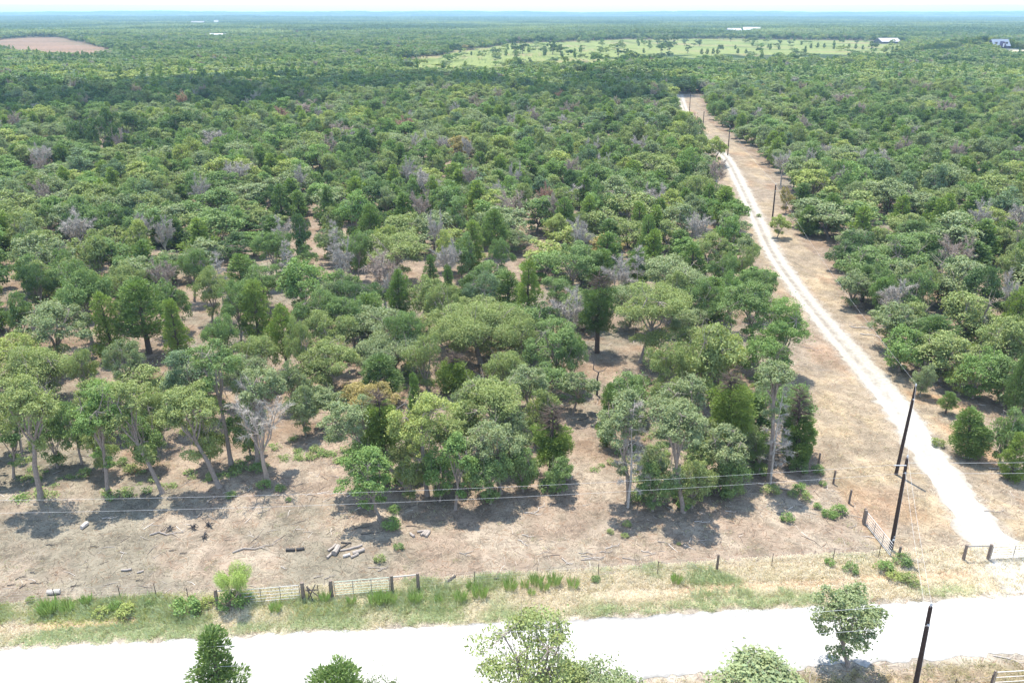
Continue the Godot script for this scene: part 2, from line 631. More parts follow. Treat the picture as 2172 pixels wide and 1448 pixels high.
# A leafless tree: forking limbs down to a haze of twigs.
func bare_tree(seed_: int, h: float, rx: float, twigs: int, slim := false, thick := 1.0) -> Array:
	rng.seed = seed_
	var wood := Shape.new()
	var fine := Shape.new()
	var r0 := (0.011 if slim else 0.018) * h + 0.02
	var tips := []
	if slim:
		var pts := wiggle(Vector3(0, -0.1, 0), Vector3(0, h, 0), 4, 0.015)
		wood.tube(pts, taper(5, r0, 0.02), 6)
		for k in 46:
			var t := 0.22 + 0.76 * rng.randf()
			var a := rng.randf() * TAU
			var st := Vector3(0, h * t, 0)
			var l := rx * (1.25 - t) * (0.6 + 0.7 * rng.randf())
			var e := st + Vector3(cos(a) * l, l * 0.25 * rng.randf_range(-0.6, 1.4), sin(a) * l)
			fine.tube(wiggle(st, e, 2, 0.08), [0.04 * thick, 0.028 * thick, 0.012 * thick], 3, Color.WHITE, false)
			tips.append([st.lerp(e, 0.4), e])
	else:
		var fork := Vector3(rng.randf_range(-0.3, 0.3), h * 0.36, rng.randf_range(-0.3, 0.3))
		wood.tube([Vector3(0, -0.1, 0), fork * 0.5 + rdir() * 0.1, fork], [r0 * 1.3, r0, r0 * 0.8], 7)
		var n := 6
		for k in n:
			var a := TAU * (k + rng.randf() * 0.8) / n
			var e := Vector3(cos(a) * rx * 0.55, h * (0.62 + 0.25 * rng.randf()), sin(a) * rx * 0.55)
			var limb := wiggle(fork * (0.8 + 0.2 * rng.randf()), e, 3, 0.09)
			wood.tube(limb, taper(4, r0 * 0.5, r0 * 0.16), 5, Color.WHITE, false)
			for q in 8:
				var st: Vector3 = limb[1].lerp(limb[3], rng.randf())
				var d := (e - fork).normalized() * 0.6 + rdir() * 0.9 + Vector3(0, 0.35, 0)
				var e2 := st + d.normalized() * rx * rng.randf_range(0.3, 0.62)
				fine.tube(wiggle(st, e2, 2, 0.1), [0.045 * thick, 0.03 * thick, 0.014 * thick], 3, Color.WHITE, false)
				tips.append([st, e2])
	for k in twigs:
		var t: Array = tips[rng.randi() % tips.size()]
		var st: Vector3 = t[0].lerp(t[1], 0.25 + 0.75 * rng.randf())
		var e: Vector3 = st + (rdir() + (t[1] - t[0]).normalized() * 0.7).normalized() * rng.randf_range(0.25, 0.95) * (0.7 if slim else 1.0)
		var b: Vector3 = (e - st).cross(rdir()).normalized() * 0.022 * thick
		fine.tri(st - b, st + b, e)
	return [wood.build(), fine.build()]


func bush(seed_: int, r: float, h: float, n_leaf: int, len: float, clusters := 12) -> Array:
	rng.seed = seed_
	var wood := Shape.new()
	var crown := Shape.new()
	for k in clusters:
		var d := rdir()
		d.y = absf(d.y)
		var c := Vector3(d.x * r * 0.68, h * (0.22 + 0.6 * d.y), d.z * r * 0.68)
		wood.tube([Vector3(d.x * 0.08, -0.05, d.z * 0.08), c * 0.5 + Vector3(0, h * 0.12, 0), c], [0.03, 0.022, 0.01], 4, Color.WHITE, false)
		var g := 0.85 + 0.3 * rng.randf()
		var rr := r * (0.16 + 0.3 * rng.randf())
		leaves(crown, c, Vector3(rr, minf(rr * 0.8, h * 0.4), rr), n_leaf / clusters, len, 0.45, Color(g, g, g))
	return [wood.build(), crown.build()]


func blades(seed_: int, n: int, h: float, r: float, w: float, flop: float) -> ArrayMesh:
	rng.seed = seed_
	var s := Shape.new()
	for k in n:
		var a := rng.randf() * TAU
		var q := sqrt(rng.randf()) * r
		var p := Vector3(cos(a) * q, 0, sin(a) * q)
		var hh := h * (0.5 + 0.7 * rng.randf())
		var tip := p + Vector3(cos(a) * flop * hh, hh, sin(a) * flop * hh) + rdir() * 0.22 * hh
		var b := Vector3(-sin(a + 1.0), 0, cos(a + 1.0)) * w * (0.7 + 0.6 * rng.randf())
		var g := 0.75 + 0.5 * rng.randf()
		var mid := p.lerp(tip, 0.55) + Vector3(0, 0.12 * hh, 0)
		var col := Color(g, g, g)
		s.quad(p - b, mid - b * 0.9, tip, mid + b * 0.9, col)
	return s.build()


func plant(called: String, label: String, category: String, group: String, at: Vector3, parts: Array, wood_name: String, leaf_name: String, bark: Material, leaf: Material, scale_ := Vector3.ONE, turn := 0.0) -> Node3D:
	var o := thing(called, at, label, category, group)
	o.basis = Basis(Vector3.UP, turn).scaled_local(scale_)
	mesh_node(wood_name, parts[0], bark, o)
	mesh_node(leaf_name, parts[1], leaf, o)
	return o


func copies(called: String, mesh: Mesh, mat: Material, where: Array, tint: Array, parent: Node) -> void:
	if where.is_empty():
		return
	var mm := MultiMesh.new()
	mm.transform_format = MultiMesh.TRANSFORM_3D
	mm.use_colors = true
	mm.mesh = mesh
	mm.instance_count = where.size()
	for k in where.size():
		mm.set_instance_transform(k, where[k])
		mm.set_instance_color(k, tint[k])
	var o := MultiMeshInstance3D.new()
	o.name = called
	o.multimesh = mm
	o.material_override = mat
	o.set_meta("kind", "stuff")
	parent.add_child(o, true)


# ------------------------------------------------------------------ the scene
func _ready() -> void:
	var cam := Camera3D.new()
	cam.name = "camera"
	cam.fov = 46.137
	cam.near = 0.5
	cam.far = 40000.0
	cam.position = Vector3(0, EYE_HEIGHT, 0)
	cam.rotation_degrees = Vector3(-PITCH, 0, 0)
	add_child(cam)
	cam.current = true

	var env := Environment.new()
	env.background_mode = Environment.BG_SKY
	var sky := Sky.new()
	var sm := ProceduralSkyMaterial.new()
	sm.sky_top_color = Color(0.55, 0.635, 0.76)
	sm.sky_horizon_color = Color(0.98, 0.99, 1.0)
	sm.sky_energy_multiplier = 1.25
	sm.sky_curve = 0.09
	sm.ground_bottom_color = Color(0.30, 0.30, 0.24)
	sm.ground_horizon_color = Color(0.62, 0.70, 0.74)
	sm.ground_energy_multiplier = 0.8
	sm.sun_angle_max = 12.0
	sky.sky_material = sm
	env.sky = sky
	env.background_energy_multiplier = 1.0
	env.tonemap_mode = Environment.TONE_MAPPER_LINEAR
	env.tonemap_exposure = 2.2
	env.fog_enabled = true
	env.fog_light_color = Color(0.44, 0.73, 1.0).linear_to_srgb()
	env.fog_density = 0.00012
	env.sdfgi_enabled = true
	env.ssao_enabled = true
	env.ssil_enabled = true
	var we := WorldEnvironment.new()
	we.name = "world_environment"
	we.environment = env
	add_child(we)

	var sun := DirectionalLight3D.new()
	sun.name = "sun"
	sun.light_energy = 1.5
	sun.light_color = Color(1.0, 0.965, 0.91)
	sun.light_angular_distance = 0.5
	sun.shadow_enabled = true
	sun.basis = Basis.looking_at(Vector3(1.31, -9.6, 3.0).normalized(), Vector3.UP)
	sun.position = Vector3(0, 100, 0)
	add_child(sun)

	# shared tables
	rng.seed = 11
	for k in 4096:
		var y := rng.randf() * 2.0 - 1.0
		var a := rng.randf() * TAU
		dirs.append(Vector3(cos(a) * sqrt(1 - y * y), y, sin(a) * sqrt(1 - y * y)))
	n_big.seed = 3; n_big.frequency = 0.028; n_big.fractal_octaves = 3
	n_mid.seed = 8; n_mid.frequency = 0.11; n_mid.fractal_octaves = 4
	n_fine.seed = 15; n_fine.frequency = 0.45; n_fine.fractal_octaves = 3
	tones = {
		"olive": Color(0.280, 0.331, 0.128), "green": Color(0.200, 0.282, 0.105), "grey": Color(0.269, 0.320, 0.162), "lime": Color(0.347, 0.395, 0.129),
		"dark": Color(0.113, 0.176, 0.069), "blue": Color(0.194, 0.264, 0.145), "gold": Color(0.40, 0.325, 0.135), "rust": Color(0.455, 0.258, 0.182), "fresh": Color(0.212, 0.314, 0.100),
		"cedar": Color(0.179, 0.259, 0.083), "cedar_dark": Color(0.143, 0.213, 0.077), "cedar_bright": Color(0.235, 0.314, 0.086), "plume": Color(0.34, 0.44, 0.13),
	}
	track = PackedVector2Array([Vector2(42.4, -51.0), Vector2(41.8, -55.0), Vector2(41.3, -56.5), Vector2(41.4, -59.4), Vector2(42.0, -64.8), Vector2(42.8, -71.0), Vector2(43.9, -78.3), Vector2(44.8, -87.8), Vector2(45.5, -99.9), Vector2(46.0, -110.1), Vector2(47.2, -125.8), Vector2(49.4, -146.0), Vector2(53.9, -172.7), Vector2(60.3, -210.0), Vector2(67.3, -254.4), Vector2(68.0, -273.3), Vector2(69.5, -295.0), Vector2(72.6, -330.2), Vector2(79.2, -376.0), Vector2(88.8, -435.9), Vector2(95.0, -473.2)])
	track_w = [4.2, 3.4, 2.4, 1.9, 1.8, 1.8, 1.8, 1.9, 1.9, 1.7, 1.6, 1.6, 1.7, 1.8, 1.8, 1.7, 1.6, 1.5, 1.6, 1.8, 1.9]
	clearing = PackedVector2Array([Vector2(30.3, -53.9), Vector2(31.2, -59.9), Vector2(31.2, -63.1), Vector2(30.7, -69.8), Vector2(30.5, -73.2), Vector2(30.2, -79.5), Vector2(33.7, -90.8), Vector2(37.6, -103.3), Vector2(42.5, -123.6), Vector2(46.5, -152.3), Vector2(53.1, -195.5), Vector2(62.4, -245.8), Vector2(67.4, -289.3), Vector2(71.6, -339.1), Vector2(77.4, -379.8), Vector2(91.8, -467.5), Vector2(98.7, -503.9), Vector2(111.2, -503.9), Vector2(99.2, -440.9), Vector2(82.8, -350.1), Vector2(80.2, -307.2), Vector2(76.0, -254.4), Vector2(69.7, -210.0), Vector2(61.2, -180.4), Vector2(57.5, -157.6), Vector2(56.6, -139.5), Vector2(52.2, -119.0), Vector2(51.1, -104.2), Vector2(50.5, -90.8), Vector2(50.5, -84.2), Vector2(53.3, -81.8), Vector2(49.3, -69.9), Vector2(49.4, -62.1), Vector2(48.7, -56.5)])
	field = PackedVector2Array([Vector2(-76, -566), Vector2(-34, -608), Vector2(1, -610), Vector2(85, -712), Vector2(133, -720), Vector2(203, -712), Vector2(253, -677), Vector2(350, -762), Vector2(625, -1327), Vector2(582, -1420), Vector2(457, -1499), Vector2(348, -1527), Vector2(243, -1499), Vector2(118, -1396), Vector2(3, -1327), Vector2(-35, -1141), Vector2(-70, -1002), Vector2(-106, -808)])
	brown_field = PackedVector2Array([Vector2(-852, -1372), Vector2(-913, -1617), Vector2(-855, -1617), Vector2(-455, -990), Vector2(-413, -833), Vector2(-477, -865), Vector2(-587, -978), Vector2(-643, -1034)])
	tree_line = PackedVector2Array([Vector2(-54.1, -65.2), Vector2(-49.2, -66.0), Vector2(-35.8, -66.4), Vector2(-28.7, -69.9), Vector2(-23.7, -72.3), Vector2(-19.2, -74.2), Vector2(-10.6, -68.6), Vector2(-4.0, -67.7), Vector2(5.4, -69.9), Vector2(10.7, -66.8), Vector2(18.2, -67.7), Vector2(24.5, -70.4), Vector2(30.6, -74.2), Vector2(33.3, -76.3), Vector2(63.2, -78.4)])
	openings = [Vector3(-22.3, -74.7, 5.5), Vector3(13.3, -92.2, 8.0), Vector3(8.3, -79.0, 3.5), Vector3(6.2, -71.8, 2.5), Vector3(-46.8, -90.8, 4.5), Vector3(33.0, -92.2, 4.0), Vector3(29.0, -95.2, 3.0), Vector3(22.6, -106.9, 2.0), Vector3(-47.9, -116.8, 5.0), Vector3(-42.0, -103.3, 4.5), Vector3(-37.9, -126.0, 5.5), Vector3(-3.9, -139.5, 5.5), Vector3(-25.0, -123.6, 5.5), Vector3(-19.4, -75.2, 3.0), Vector3(-29.5, -245.8, 7.0), Vector3(-64.9, -283.8, 8.0), Vector3(-135.5, -280.5, 6.0), Vector3(-121.7, -278.4, 5.0), Vector3(2.6, -121.3, 2.5), Vector3(36.1, -90.8, 5.0), Vector3(99.1, -201.0, 2.0), Vector3(78.4, -210.0, 3.0), Vector3(78.7, -167.2, 2.5), Vector3(28.1, -103.3, 3.0), Vector3(-36.1, -99.9, 3.2), Vector3(-50.8, -73.7, 3.5), Vector3(-33.1, -74.2, 3.5), Vector3(27.1, -171.4, 0.1), Vector3(-44.9, -139.5, 3.0), Vector3(-52.6, -123.6, 3.0), Vector3(-19.7, -119.0, 3.0), Vector3(-0.4, -116.8, 2.5)]
	houses = [Vector3(483, -847, 15), Vector3(564, -1285, 13), Vector3(-542, -1586, 19), Vector3(496, -1922, 26), Vector3(560, -2016, 27), Vector3(-649, -1684, 14), Vector3(-1209, -3318, 56), Vector3(3853, -9246, 156)]
	build_clouds()
	build_ground()
	build_roads()
	build_fences()
	build_poles()
	build_trees()
	build_low_plants()
	build_wood_litter()
	build_far()


func oak_words(tone: String) -> String:
	return {"olive": "olive green", "green": "mid green", "grey": "pale grey green", "lime": "yellow green", "dark": "dark green", "blue": "bluish grey green", "gold": "orange yellow", "rust": "rusty brown", "fresh": "bright green",
		"cedar": "dark green", "cedar_dark": "very dark green", "cedar_bright": "bright yellowish green", "plume": "light lime"}[tone]


var taken := []          # Vector3(x, z, radius) of every tree that has a place of its own
var bark_m: StandardMaterial3D
var bark_dark: StandardMaterial3D
var dead_m: StandardMaterial3D
var dead_pink: StandardMaterial3D
var dead_red: StandardMaterial3D


var bark_tex: ImageTexture


func bark(key: String, lin: Color) -> StandardMaterial3D:
	var m := paint(key, lin, 0.95, true)
	m.uv1_triplanar = true
	m.uv1_scale = Vector3(1.6, 0.35, 1.6)
	if bark_tex == null:
		bark_tex = noise_texture(4, 0.06, 0.55, 1.35, 128)
	m.albedo_texture = bark_tex
	return m


func build_trees() -> void:
	bark_m = bark("bark", Color(0.255, 0.215, 0.185))
	bark_dark = bark("bark_dark", Color(0.105, 0.08, 0.066))
	dead_m = bark("dead_wood", Color(0.40, 0.365, 0.32))
	dead_pink = bark("dead_wood_brown", Color(0.35, 0.285, 0.235))
	dead_red = bark("dead_wood_red", Color(0.37, 0.225, 0.165))
	# the front row: each tree with a shape of its own
	for e in front_trees():
		var at: Vector3 = e[1]
		var mid: Vector3 = e[2]
		var parts := []
		if e[0] == "oak":
			parts = oak(e[6], mid, e[3], e[4], int((4200 + 980 * e[3] * e[3]) * (0.75 if e[7] > 0.7 else 1.0)), 0.088, e[7], int(40 + 7 * e[3]), Vector3.ONE, tones["lime"] / tones["olive"] * 1.15 if e[5] == "olive" and e[6] % 2 == 0 else Color.WHITE)
			plant("oak_tree", e[8], "oak tree", "", at, parts, "trunk", "crown", bark_m, leafy(e[5]))
		elif e[0] == "cedar":
			var h: float = mid.y + e[4]
			parts = cedar(e[6], h, e[3] * 1.12, maxf(0.12, mid.y - e[4] * 1.1), int(5200 + 1250 * e[3] * e[4]), 0.115, 76, Vector3(mid.x, 0, mid.z) * 1.2, e[7])
			plant("cedar_tree", e[8], "cedar tree", "", at, parts, "trunk", "crown", bark_dark, leafy(e[5]))
		elif e[0] == "dead" or e[0] == "slim":
			if e[5] == "deadblack":
				var w := Shape.new()
				w.tube([Vector3(0, -0.1, 0), Vector3(0.05, 1.2, 0), Vector3(-0.05, 2.3, 0.1), Vector3(0.12, 3.1, 0.1)], [0.15, 0.12, 0.1, 0.07], 7)
				var f := Shape.new()
				f.tube([Vector3(0.1, 3.0, 0.1), Vector3(-0.55, 3.35, 0), Vector3(-0.5, 4.2, 0.1), Vector3(-0.9, 5.2, 0)], [0.075, 0.065, 0.045, 0.015], 5)
				f.tube([Vector3(0.12, 3.05, 0.1), Vector3(0.7, 3.3, 0.1), Vector3(1.1, 3.75, 0), Vector3(1.2, 3.6, 0)], [0.06, 0.045, 0.025, 0.01], 5)
				parts = [w.build(), f.build()]
			else:
				parts = bare_tree(e[6], mid.y + e[4], e[3] * 1.3, 2600, e[0] == "slim", 0.75)
			plant("dead_tree", e[8], "dead tree", "", at, parts, "trunk", "branches", (dead_pink if e[0] == "dead" else dead_m) if e[5] == "deadgrey" else bark_for("charred_snag"), dead_m if e[5] == "deadgrey" else bark_for("charred_snag"))
		taken.append(Vector3(at.x + mid.x * 0.7, at.z + mid.z * 0.7, e[3]))
	# kinds of shape for all the trees behind: modelled at 9 m and stretched to each tree
	var near_oak := []
	var mid_oak := []
	var far_oak := []
	for k in 13:
		near_oak.append(oak(100 + k, Vector3(0.9 * sin(k * 1.3), 5.4 + 0.5 * sin(k * 2.1), 0.9 * cos(k * 1.7)), 4.3, 3.3 + 0.5 * sin(k * 0.9), 15000, 0.106, 0.2 + 0.3 * (k % 3) / 2.0, 44 + k % 5 * 12, Vector3(1.0 + 0.22 * sin(k * 3.1), 1.0, 1.0 - 0.22 * sin(k * 3.1))))
	for k in 10:
		mid_oak.append(oak(140 + k, Vector3(0.8 * sin(k), 5.0 + 0.4 * sin(k * 2.3), 0.8 * cos(k)), 4.3, 3.8, 6200, 0.18, 0.15 + 0.3 * (k % 3) / 2.0, 40 + k % 4 * 14, Vector3(1.0 + 0.2 * sin(k * 2.7), 1.0, 1.0 - 0.2 * sin(k * 2.7))))
	for k in 5:
		far_oak.append(oak(170 + k, Vector3(0, 5.4, 0), 4.3, 3.6, 900, 0.45, 0.3, 26))
	var low_oak := []          # bushy to the ground, as along the right of the track
	for k in 6:
		low_oak.append(oak(120 + k, Vector3(0.3 * sin(k), 4.6, 0.3 * cos(k)), 4.3, 4.3, 11000, 0.138, 0.25, 60 + 8 * k, Vector3(1.0 + 0.15 * sin(k * 2.0), 1.0, 1.0 - 0.15 * sin(k * 2.0))))
	var near_cedar := []
	var mid_cedar := []
	var far_cedar := []
	for k in 6:
		near_cedar.append(cedar(200 + k, 9.0, 2.7 + 0.25 * (k % 3), 0.25 if k % 3 < 2 else 2.4, 7600, 0.165, 64, Vector3(0.3 * sin(k * 2.0), 0, 0.3 * cos(k))))
	for k in 4:
		mid_cedar.append(cedar(230 + k, 9.0, 2.8, 0.6, 2600, 0.29, 52))
	for k in 3:
		far_cedar.append(cedar(250 + k, 9.0, 2.6, 0.8, 330, 0.75, 26))
	var near_dead := []
	for k in 5:
		near_dead.append(bare_tree(300 + k, 9.0, 3.4, 4200, false, 1.25))
	for k in 2:
		near_dead.append(bare_tree(320 + k, 9.0, 2.0, 2200, true, 1.25))
	var mid_dead := []
	for k in 2:
		mid_dead.append(bare_tree(340 + k, 9.0, 3.6, 2600, false, 2.4))

	# trees one can point at in the canopy
	var count := {"oak": 35, "cedar": 0, "dead": 0}
	var no := 0
	for e in marked_trees():
		no += 1
		place_tree(e[0], Vector3(e[1], 0, e[2]), e[3], e[4], e[5], no, (low_oak if e[1] > 46.0 or e[3] < 7.6 else near_oak) if -e[2] < 135.0 else mid_oak, near_cedar if -e[2] < 150.0 else mid_cedar, near_dead, e[6])
		count[e[0]] = count[e[0]] + 1
		taken.append(Vector3(e[1], e[2], e[4] * 0.5))
	# the woods between them
	var rest := []
	rng.seed = 4711
	var z := -58.0
	while z > -470.0:
		var step := 4.8 + 0.5 * smoothstep(130.0, 300.0, -z)
		var half := 0.66 * -z + 34.0
		var x := -half
		while x < half:
			var p := Vector2(x + rng.randf_range(-0.46, 0.46) * step, z + rng.randf_range(-0.46, 0.46) * step)
			var g := rng.randf()
			var sz := rng.randf()
			var tn := rng.randf()
			x += step
			var kind := kind_here(p, g)
			var d: float = (6.0 + 5.6 * sz * sz + 1.2 * tn) if kind == "oak" else (4.8 + 2.8 * sz) if kind == "cedar" else (4.0 + 2.6 * sz)
			if -p.y > 150.0 and n_big.get_noise_2d(p.x * 0.62 + 900.0, p.y * 0.62) > 0.46:
				continue
			if not may_grow(p, d * 0.5):
				continue
			var h: float = (6.0 + 3.4 * sz + 3.4 * n_big.get_noise_2d(p.x * 0.5, p.y * 0.5)) if kind == "oak" else (5.6 + 2.8 * tn) if kind == "cedar" else (7.2 + 2.6 * tn)
			if kind == "oak" and int(tn * 1000.0) % 3 == 0:      # some grow upright and narrow
				d *= 0.72
				h *= 1.15
			rest.append([kind, p, h, d, tone_here(kind, p, tn)])
			taken.append(Vector3(p.x, p.y, d * 0.5))
		z -= step
	var lots := {}
	for e in rest:
		var p: Vector2 = e[1]
		var at := Vector3(p.x, 0, p.y)
		no += 1
		var most := {"oak": 298, "cedar": 200, "dead": 96}
		if count[e[0]] < most[e[0]] and in_photo(at + Vector3(0, e[2] * 0.7, 0), 1.0):
			count[e[0]] = count[e[0]] + 1
			place_tree(e[0], at, e[2], e[3], e[4], no, (low_oak if (p.x > 46.0 and -p.y < 190.0) or (no % 2 == 0 and -p.y < 118.0) else near_oak if -p.y < 118.0 else mid_oak), near_cedar if -p.y < 125.0 else mid_cedar, near_dead, "")
		else:
			var b := Basis(Vector3.UP, no * 2.4).scaled(Vector3(e[3] / 8.6 if e[0] == "oak" else e[3] / 5.6 if e[0] == "cedar" else e[3] / 7.0, e[2] / 9.0, e[3] / 8.6 if e[0] == "oak" else e[3] / 5.6 if e[0] == "cedar" else e[3] / 7.0))
			var key := "%s_%d" % [e[0], no % (10 if e[0] == "oak" else 3 if e[0] == "cedar" else 2)]
			if not lots.has(key):
				lots[key] = [[], []]
			lots[key][0].append(Transform3D(b, at))
			lots[key][1].append(dead_tint(e[4]) if e[0] == "dead" else tones[e[4]])
	# trees past the ones told apart: crowns and stems drawn as copies
	var woods := Node3D.new()
	woods.name = "woodland"
	add_child(woods)
	tag(woods, "unbroken oak and cedar woodland stretching from the middle distance to the horizon", "woodland", "", "stuff")
	var any_leaf := paint("leaf_copies", Color.WHITE, 0.62, true)
	any_leaf.backlight_enabled = true
	any_leaf.backlight = Color(0.74, 0.78, 0.52)
	var any_bark := paint("bark_copies", Color.WHITE, 0.95, true)
	for key in lots:
		var bits: PackedStringArray = key.split("_")
		var set_: Array = {"oak": mid_oak, "cedar": mid_cedar, "dead": mid_dead}[bits[0]]
		var parts: Array = set_[int(bits[1]) % set_.size()]
		var grey := []
		for k in lots[key][0].size():
			grey.append(Color(0.16, 0.13, 0.11) if bits[0] != "dead" else lots[key][1][k])
		copies(bits[0] + "_crowns", parts[1], any_leaf, lots[key][0], lots[key][1], woods)
		copies(bits[0] + "_stems", parts[0], any_bark, lots[key][0], grey, woods)
	# farther off
	var far := {}
	rng.seed = 99
	z = -472.0
	while z > -1650.0:
		var step := 5.6 + 0.0022 * (-z - 470.0)
		var half := 0.66 * -z + 40.0
		var x := -half
		while x < half:
			var p := Vector2(x + rng.randf_range(-0.5, 0.5) * step, z + rng.randf_range(-0.5, 0.5) * step)
			var g := rng.randf()
			var sz := rng.randf()
			var tn := rng.randf()
			x += step
			if Geometry2D.is_point_in_polygon(p, brown_field) or near_house(p):
				continue
			if in_field(p):
				if g > 0.02 and n_big.get_noise_2d(p.x * 0.5 + 60.0, p.y * 0.3) < 0.57:
					continue
			elif n_big.get_noise_2d(p.x * 0.3 + 900.0, p.y * 0.3) > 0.52:
				continue
			var kind := kind_here(p, sz)
			if kind == "dead" and g < 0.6:
				kind = "oak"
			no += 1
			var d := (6.5 + 6.0 * sz) if kind == "oak" else 4.5 + 3.0 * sz
			var h := (6.5 + 3.5 * g + 7.0 * maxf(-0.3, n_big.get_noise_2d(p.x * 0.14, p.y * 0.14))) if kind != "cedar" else 6.0 + 4.5 * tn
			var w: float = d / (8.6 if kind == "oak" else 5.6 if kind == "cedar" else 7.0)
			var key := "%s_%d" % [kind, no % (5 if kind == "oak" else 3 if kind == "cedar" else 1)]
			if not far.has(key):
				far[key] = [[], []]
			far[key][0].append(Transform3D(Basis(Vector3.UP, no * 2.4).scaled(Vector3(w, h / 9.0, w)), Vector3(p.x, hill(p.x, p.y) - 0.2, p.y)))
			far[key][1].append(dead_tint(tone_here(kind, p, tn)) if kind == "dead" else tones[tone_here(kind, p, tn)])
		z -= step
	for key in far:
		var bits: PackedStringArray = key.split("_")
		var set_: Array = {"oak": far_oak, "cedar": far_cedar, "dead": far_oak}[bits[0]]
		copies("far_" + bits[0] + "_crowns", set_[int(bits[1]) % set_.size()][1], any_leaf, far[key][0], far[key][1], woods)
	# to the horizon: stands of many crowns each
	var stands := []
	for k in 4:
		rng.seed = 600 + k
		var s := Shape.new()
		for q in 42:
			var c := Vector3(rng.randf_range(-26, 26), rng.randf_range(4.5, 7.0), rng.randf_range(-26, 26))
			var r := rng.randf_range(3.2, 5.4)
			var g := rng.randf_range(0.75, 1.25)
			leaves(s, c, Vector3(r, r * 0.7, r), 34, 1.5, 0.6, Color(g, g, g))
		stands.append(s.build())
	var st := [[], [], [], []]
	var sc := [[], [], [], []]
	z = -1640.0
	while z > -12500.0:
		var step := 40.0 * maxf(1.0, -z / 3800.0)
		var half := 0.66 * -z + 60.0
		var x := -half
		while x < half:
			var p := Vector2(x + rng.randf_range(-0.4, 0.4) * step, z + rng.randf_range(-0.4, 0.4) * step)
			var k := rng.randi() % 4
			var tn := rng.randf()
			x += step
			if near_house(p) or n_big.get_noise_2d(p.x * 0.06, p.y * 0.06) > 0.42:
				continue
			var w := step / 40.0
			var b := Basis(Vector3.UP, tn * TAU).scaled(Vector3(w, maxf(1.0, w * 0.8) * (0.8 + 0.4 * tn + 0.5 * n_big.get_noise_2d(p.x * 0.05, p.y * 0.05)), w))
			st[k].append(Transform3D(b, Vector3(p.x, hill(p.x, p.y) - 0.5, p.y)))
			var c: Color = tones["dark"].lerp(tones["olive"], clampf(0.30 + 1.3 * n_big.get_noise_2d(p.x * 0.05 + 300.0, p.y * 0.05) + 0.3 * (tn - 0.5), 0, 1))
			if p.y < -4300.0 and p.y > -7000.0:
				c = c.lerp(tones["cedar_dark"], 0.7)
			sc[k].append(c)
		z -= step
	for k in 4:
		copies("far_stands", stands[k], any_leaf, st[k], sc[k], woods)


func dead_tint(t: String) -> Color:
	return {"deadgrey": Color(0.39, 0.36, 0.315), "deadpink": Color(0.35, 0.285, 0.235), "deadred": Color(0.37, 0.225, 0.165)}[t]


func kind_here(p: Vector2, g: float) -> String:
	var a := n_big.get_noise_2d(p.x * 0.55 + 500.0, p.y * 0.55)
	if g < 0.028 + 0.03 * smoothstep(0.0, 0.4, n_big.get_noise_2d(p.x * 0.5 - 800.0, p.y * 0.5)):
		return "dead"
	return "cedar" if g < 0.21 + 0.28 * a else "oak"


func tone_here(kind: String, p: Vector2, t: float) -> String:
	var a := n_big.get_noise_2d(p.x * 0.4 - 300.0, p.y * 0.4)
	var q := t + 0.45 * a - 0.9 * n_big.get_noise_2d(p.x * 0.11, p.y * 0.14)
	if p.y > -300.0:
		q = t + 0.55 * a
	if kind == "dead":
		return "deadgrey" if t < 0.66 else "deadpink" if t < 0.975 else "deadred"
	if kind == "cedar":
		return "cedar_dark" if q < 0.25 else "cedar" if q < 0.72 else "cedar_bright"
	return "dark" if q < 0.02 else "green" if q < 0.30 else "olive" if q < 0.58 else "grey" if q < 0.80 else "fresh" if q < 0.92 else "blue" if q < 1.0 else "lime" if t < 0.996 else "gold"


var houses := []


func near_house(p: Vector2) -> bool:
	for k in houses.size():
		var h: Vector3 = houses[k]
		if absf(p.x - h.x) < h.z * (1.7 if k == 0 else 1.0) and p.y - h.y < h.z * (8.0 if k == 0 else 2.2) and h.y - p.y < h.z * 0.8:
			return true
	return false


func may_grow(p: Vector2, r: float) -> bool:
	if p.y > line_z(tree_line, p.x) + 0.5:
		return false
	for o in openings:
		if p.distance_to(Vector2(o.x, o.y)) < o.z + r * 0.35:
			return false
	if p.x > 22.0:
		if Geometry2D.is_point_in_polygon(p, clearing):
			return false
		for k in clearing.size():
			if Geometry2D.get_closest_point_to_segment(p, clearing[k], clearing[(k + 1) % clearing.size()]).distance_to(p) < r * 0.62:
				return false
	for t in taken:
		var dx: float = t.x - p.x
		var dz: float = t.y - p.y
		var lim: float = (t.z + r) * (0.56 if p.y > -150.0 and p.x < 30.0 else 0.49)
		if dx * dx + dz * dz < lim * lim:
			return false
	return true


